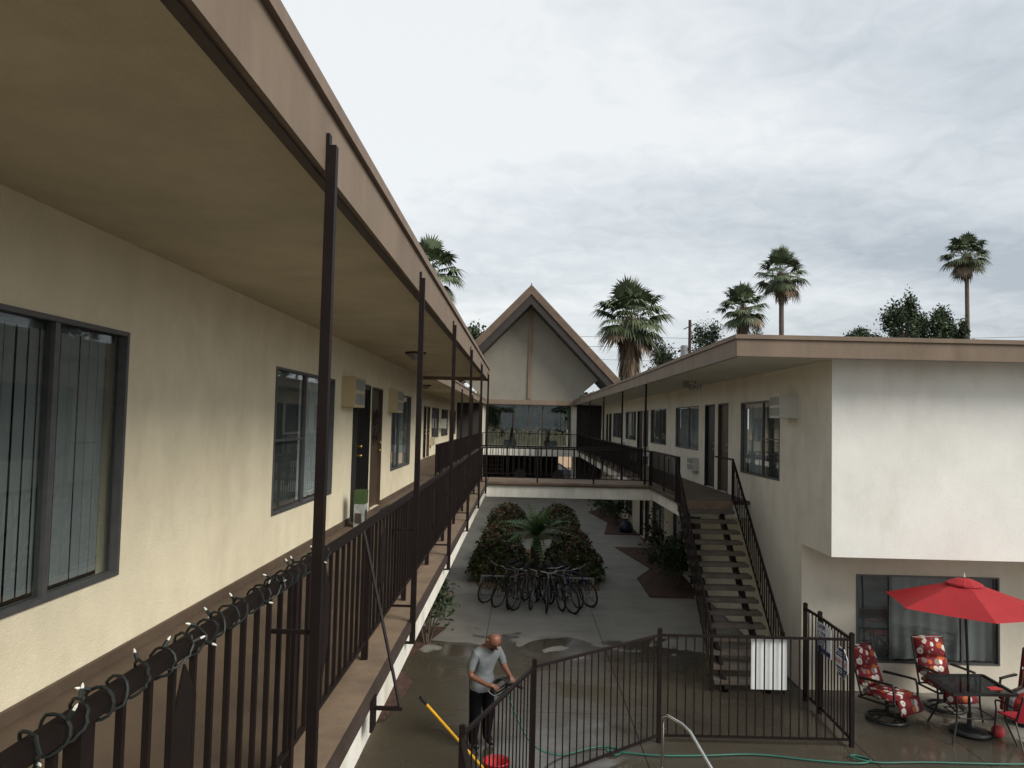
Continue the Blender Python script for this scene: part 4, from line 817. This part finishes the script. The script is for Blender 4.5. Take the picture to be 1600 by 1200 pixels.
for k in range(n):
    j=(k+1)%n; g1=[]; M_=8
    for r_ in range(M_+1):
        f=r_/M_; 
        for s in range(M_+1):
            h=s/M_; p=top[k].lerp(rim[k],f)*(1-h)+top[j].lerp(rim[j],f)*h; p=p-Vector((0,0,.015*math.sin(h*math.pi)*f)); c=Vector((ut.x,ut.y,p.z)); p=c+(p-c)*(1-.04*math.sin(h*math.pi)*f); g1.append(p)
    mb.add(g1,[(r_*(M_+1)+s,r_*(M_+1)+s+1,(r_+1)*(M_+1)+s+1,(r_+1)*(M_+1)+s) for r_ in range(M_) for s in range(M_)])
mb.build('canopy',red,U); mb=MB(); mb.lathe((ut.x,ut.y,cz),[(.0,.07),(.12,.05),(.24,-.005),(.25,-.03)],12); mb.build('vent_cap',red,U); MB().tube([ut,ut+Vector((0,0,.06))],[.018,.006],8).build('finial',acw,U)
for k in range(n): mb=MB(); mb.bar(top[k]-Vector((0,0,.02)),rim[k]-Vector((0,0,.015)),.012); mb.bar(ub.lerp(ut,.72),top[k].lerp(rim[k],.5)-Vector((0,0,.02)),.01); mb.build('rib',blackm,U)
MB().lathe((6.68,11.55,0),[(0,.0),(.27,0),(.28,.05),(.2,.10),(.05,.13),(.04,.3),(.0,.3)],20).build('base',blackm,U,smooth=True)
t=thing('sling_chair','red sling patio chair seen from behind in front of the table','chair',(7.18,11.0,0)); 
mb=MB(); mb.prism([(6.92,10.86,.44),(7.46,10.86,.44),(7.46,11.30,.40),(6.92,11.30,.40)],(0,0,.02)); mb.build('seat',redsl,t); mb=MB(); mb.prism([(6.92,10.86,.42),(7.46,10.86,.42),(7.46,10.72,.78),(6.92,10.72,.78)],(0,.02,.01)); mb.build('backrest',redsl,t)
for s,x in ((-1,6.90),(1,7.48)):
    MB().tube(smooth_path([(x,11.36,.012),(x,11.30,.42),(x,11.28,.58),(x,10.82,.60)],6),.013,6).build('front_leg',blackm,t); MB().tube([(x,10.66,.012),(x,10.86,.43),(x,10.70,.82)],.013,6).build('rear_leg',blackm,t)
MB().tube([(6.9,10.70,.82),(7.48,10.70,.82)],.013,6).build('back_bar',blackm,t)
tag(MB().lathe((7.0,11.42,0),[(0,.0),(.045,.008),(.08,.045),(.09,.09),(.08,.135),(.045,.17),(0,.18)],16).build('ball',[signred],None,smooth=True),'small red ball under the patio table','ball')
t=tag(MB().prism([(6.83,11.3,.712),(7.02,11.32,.712),(7.0,11.45,.712),(6.84,11.42,.712)],(0,0,.006)).build('leaflet',[signred],None),'small red leaflet lying on the glass table','leaflet')
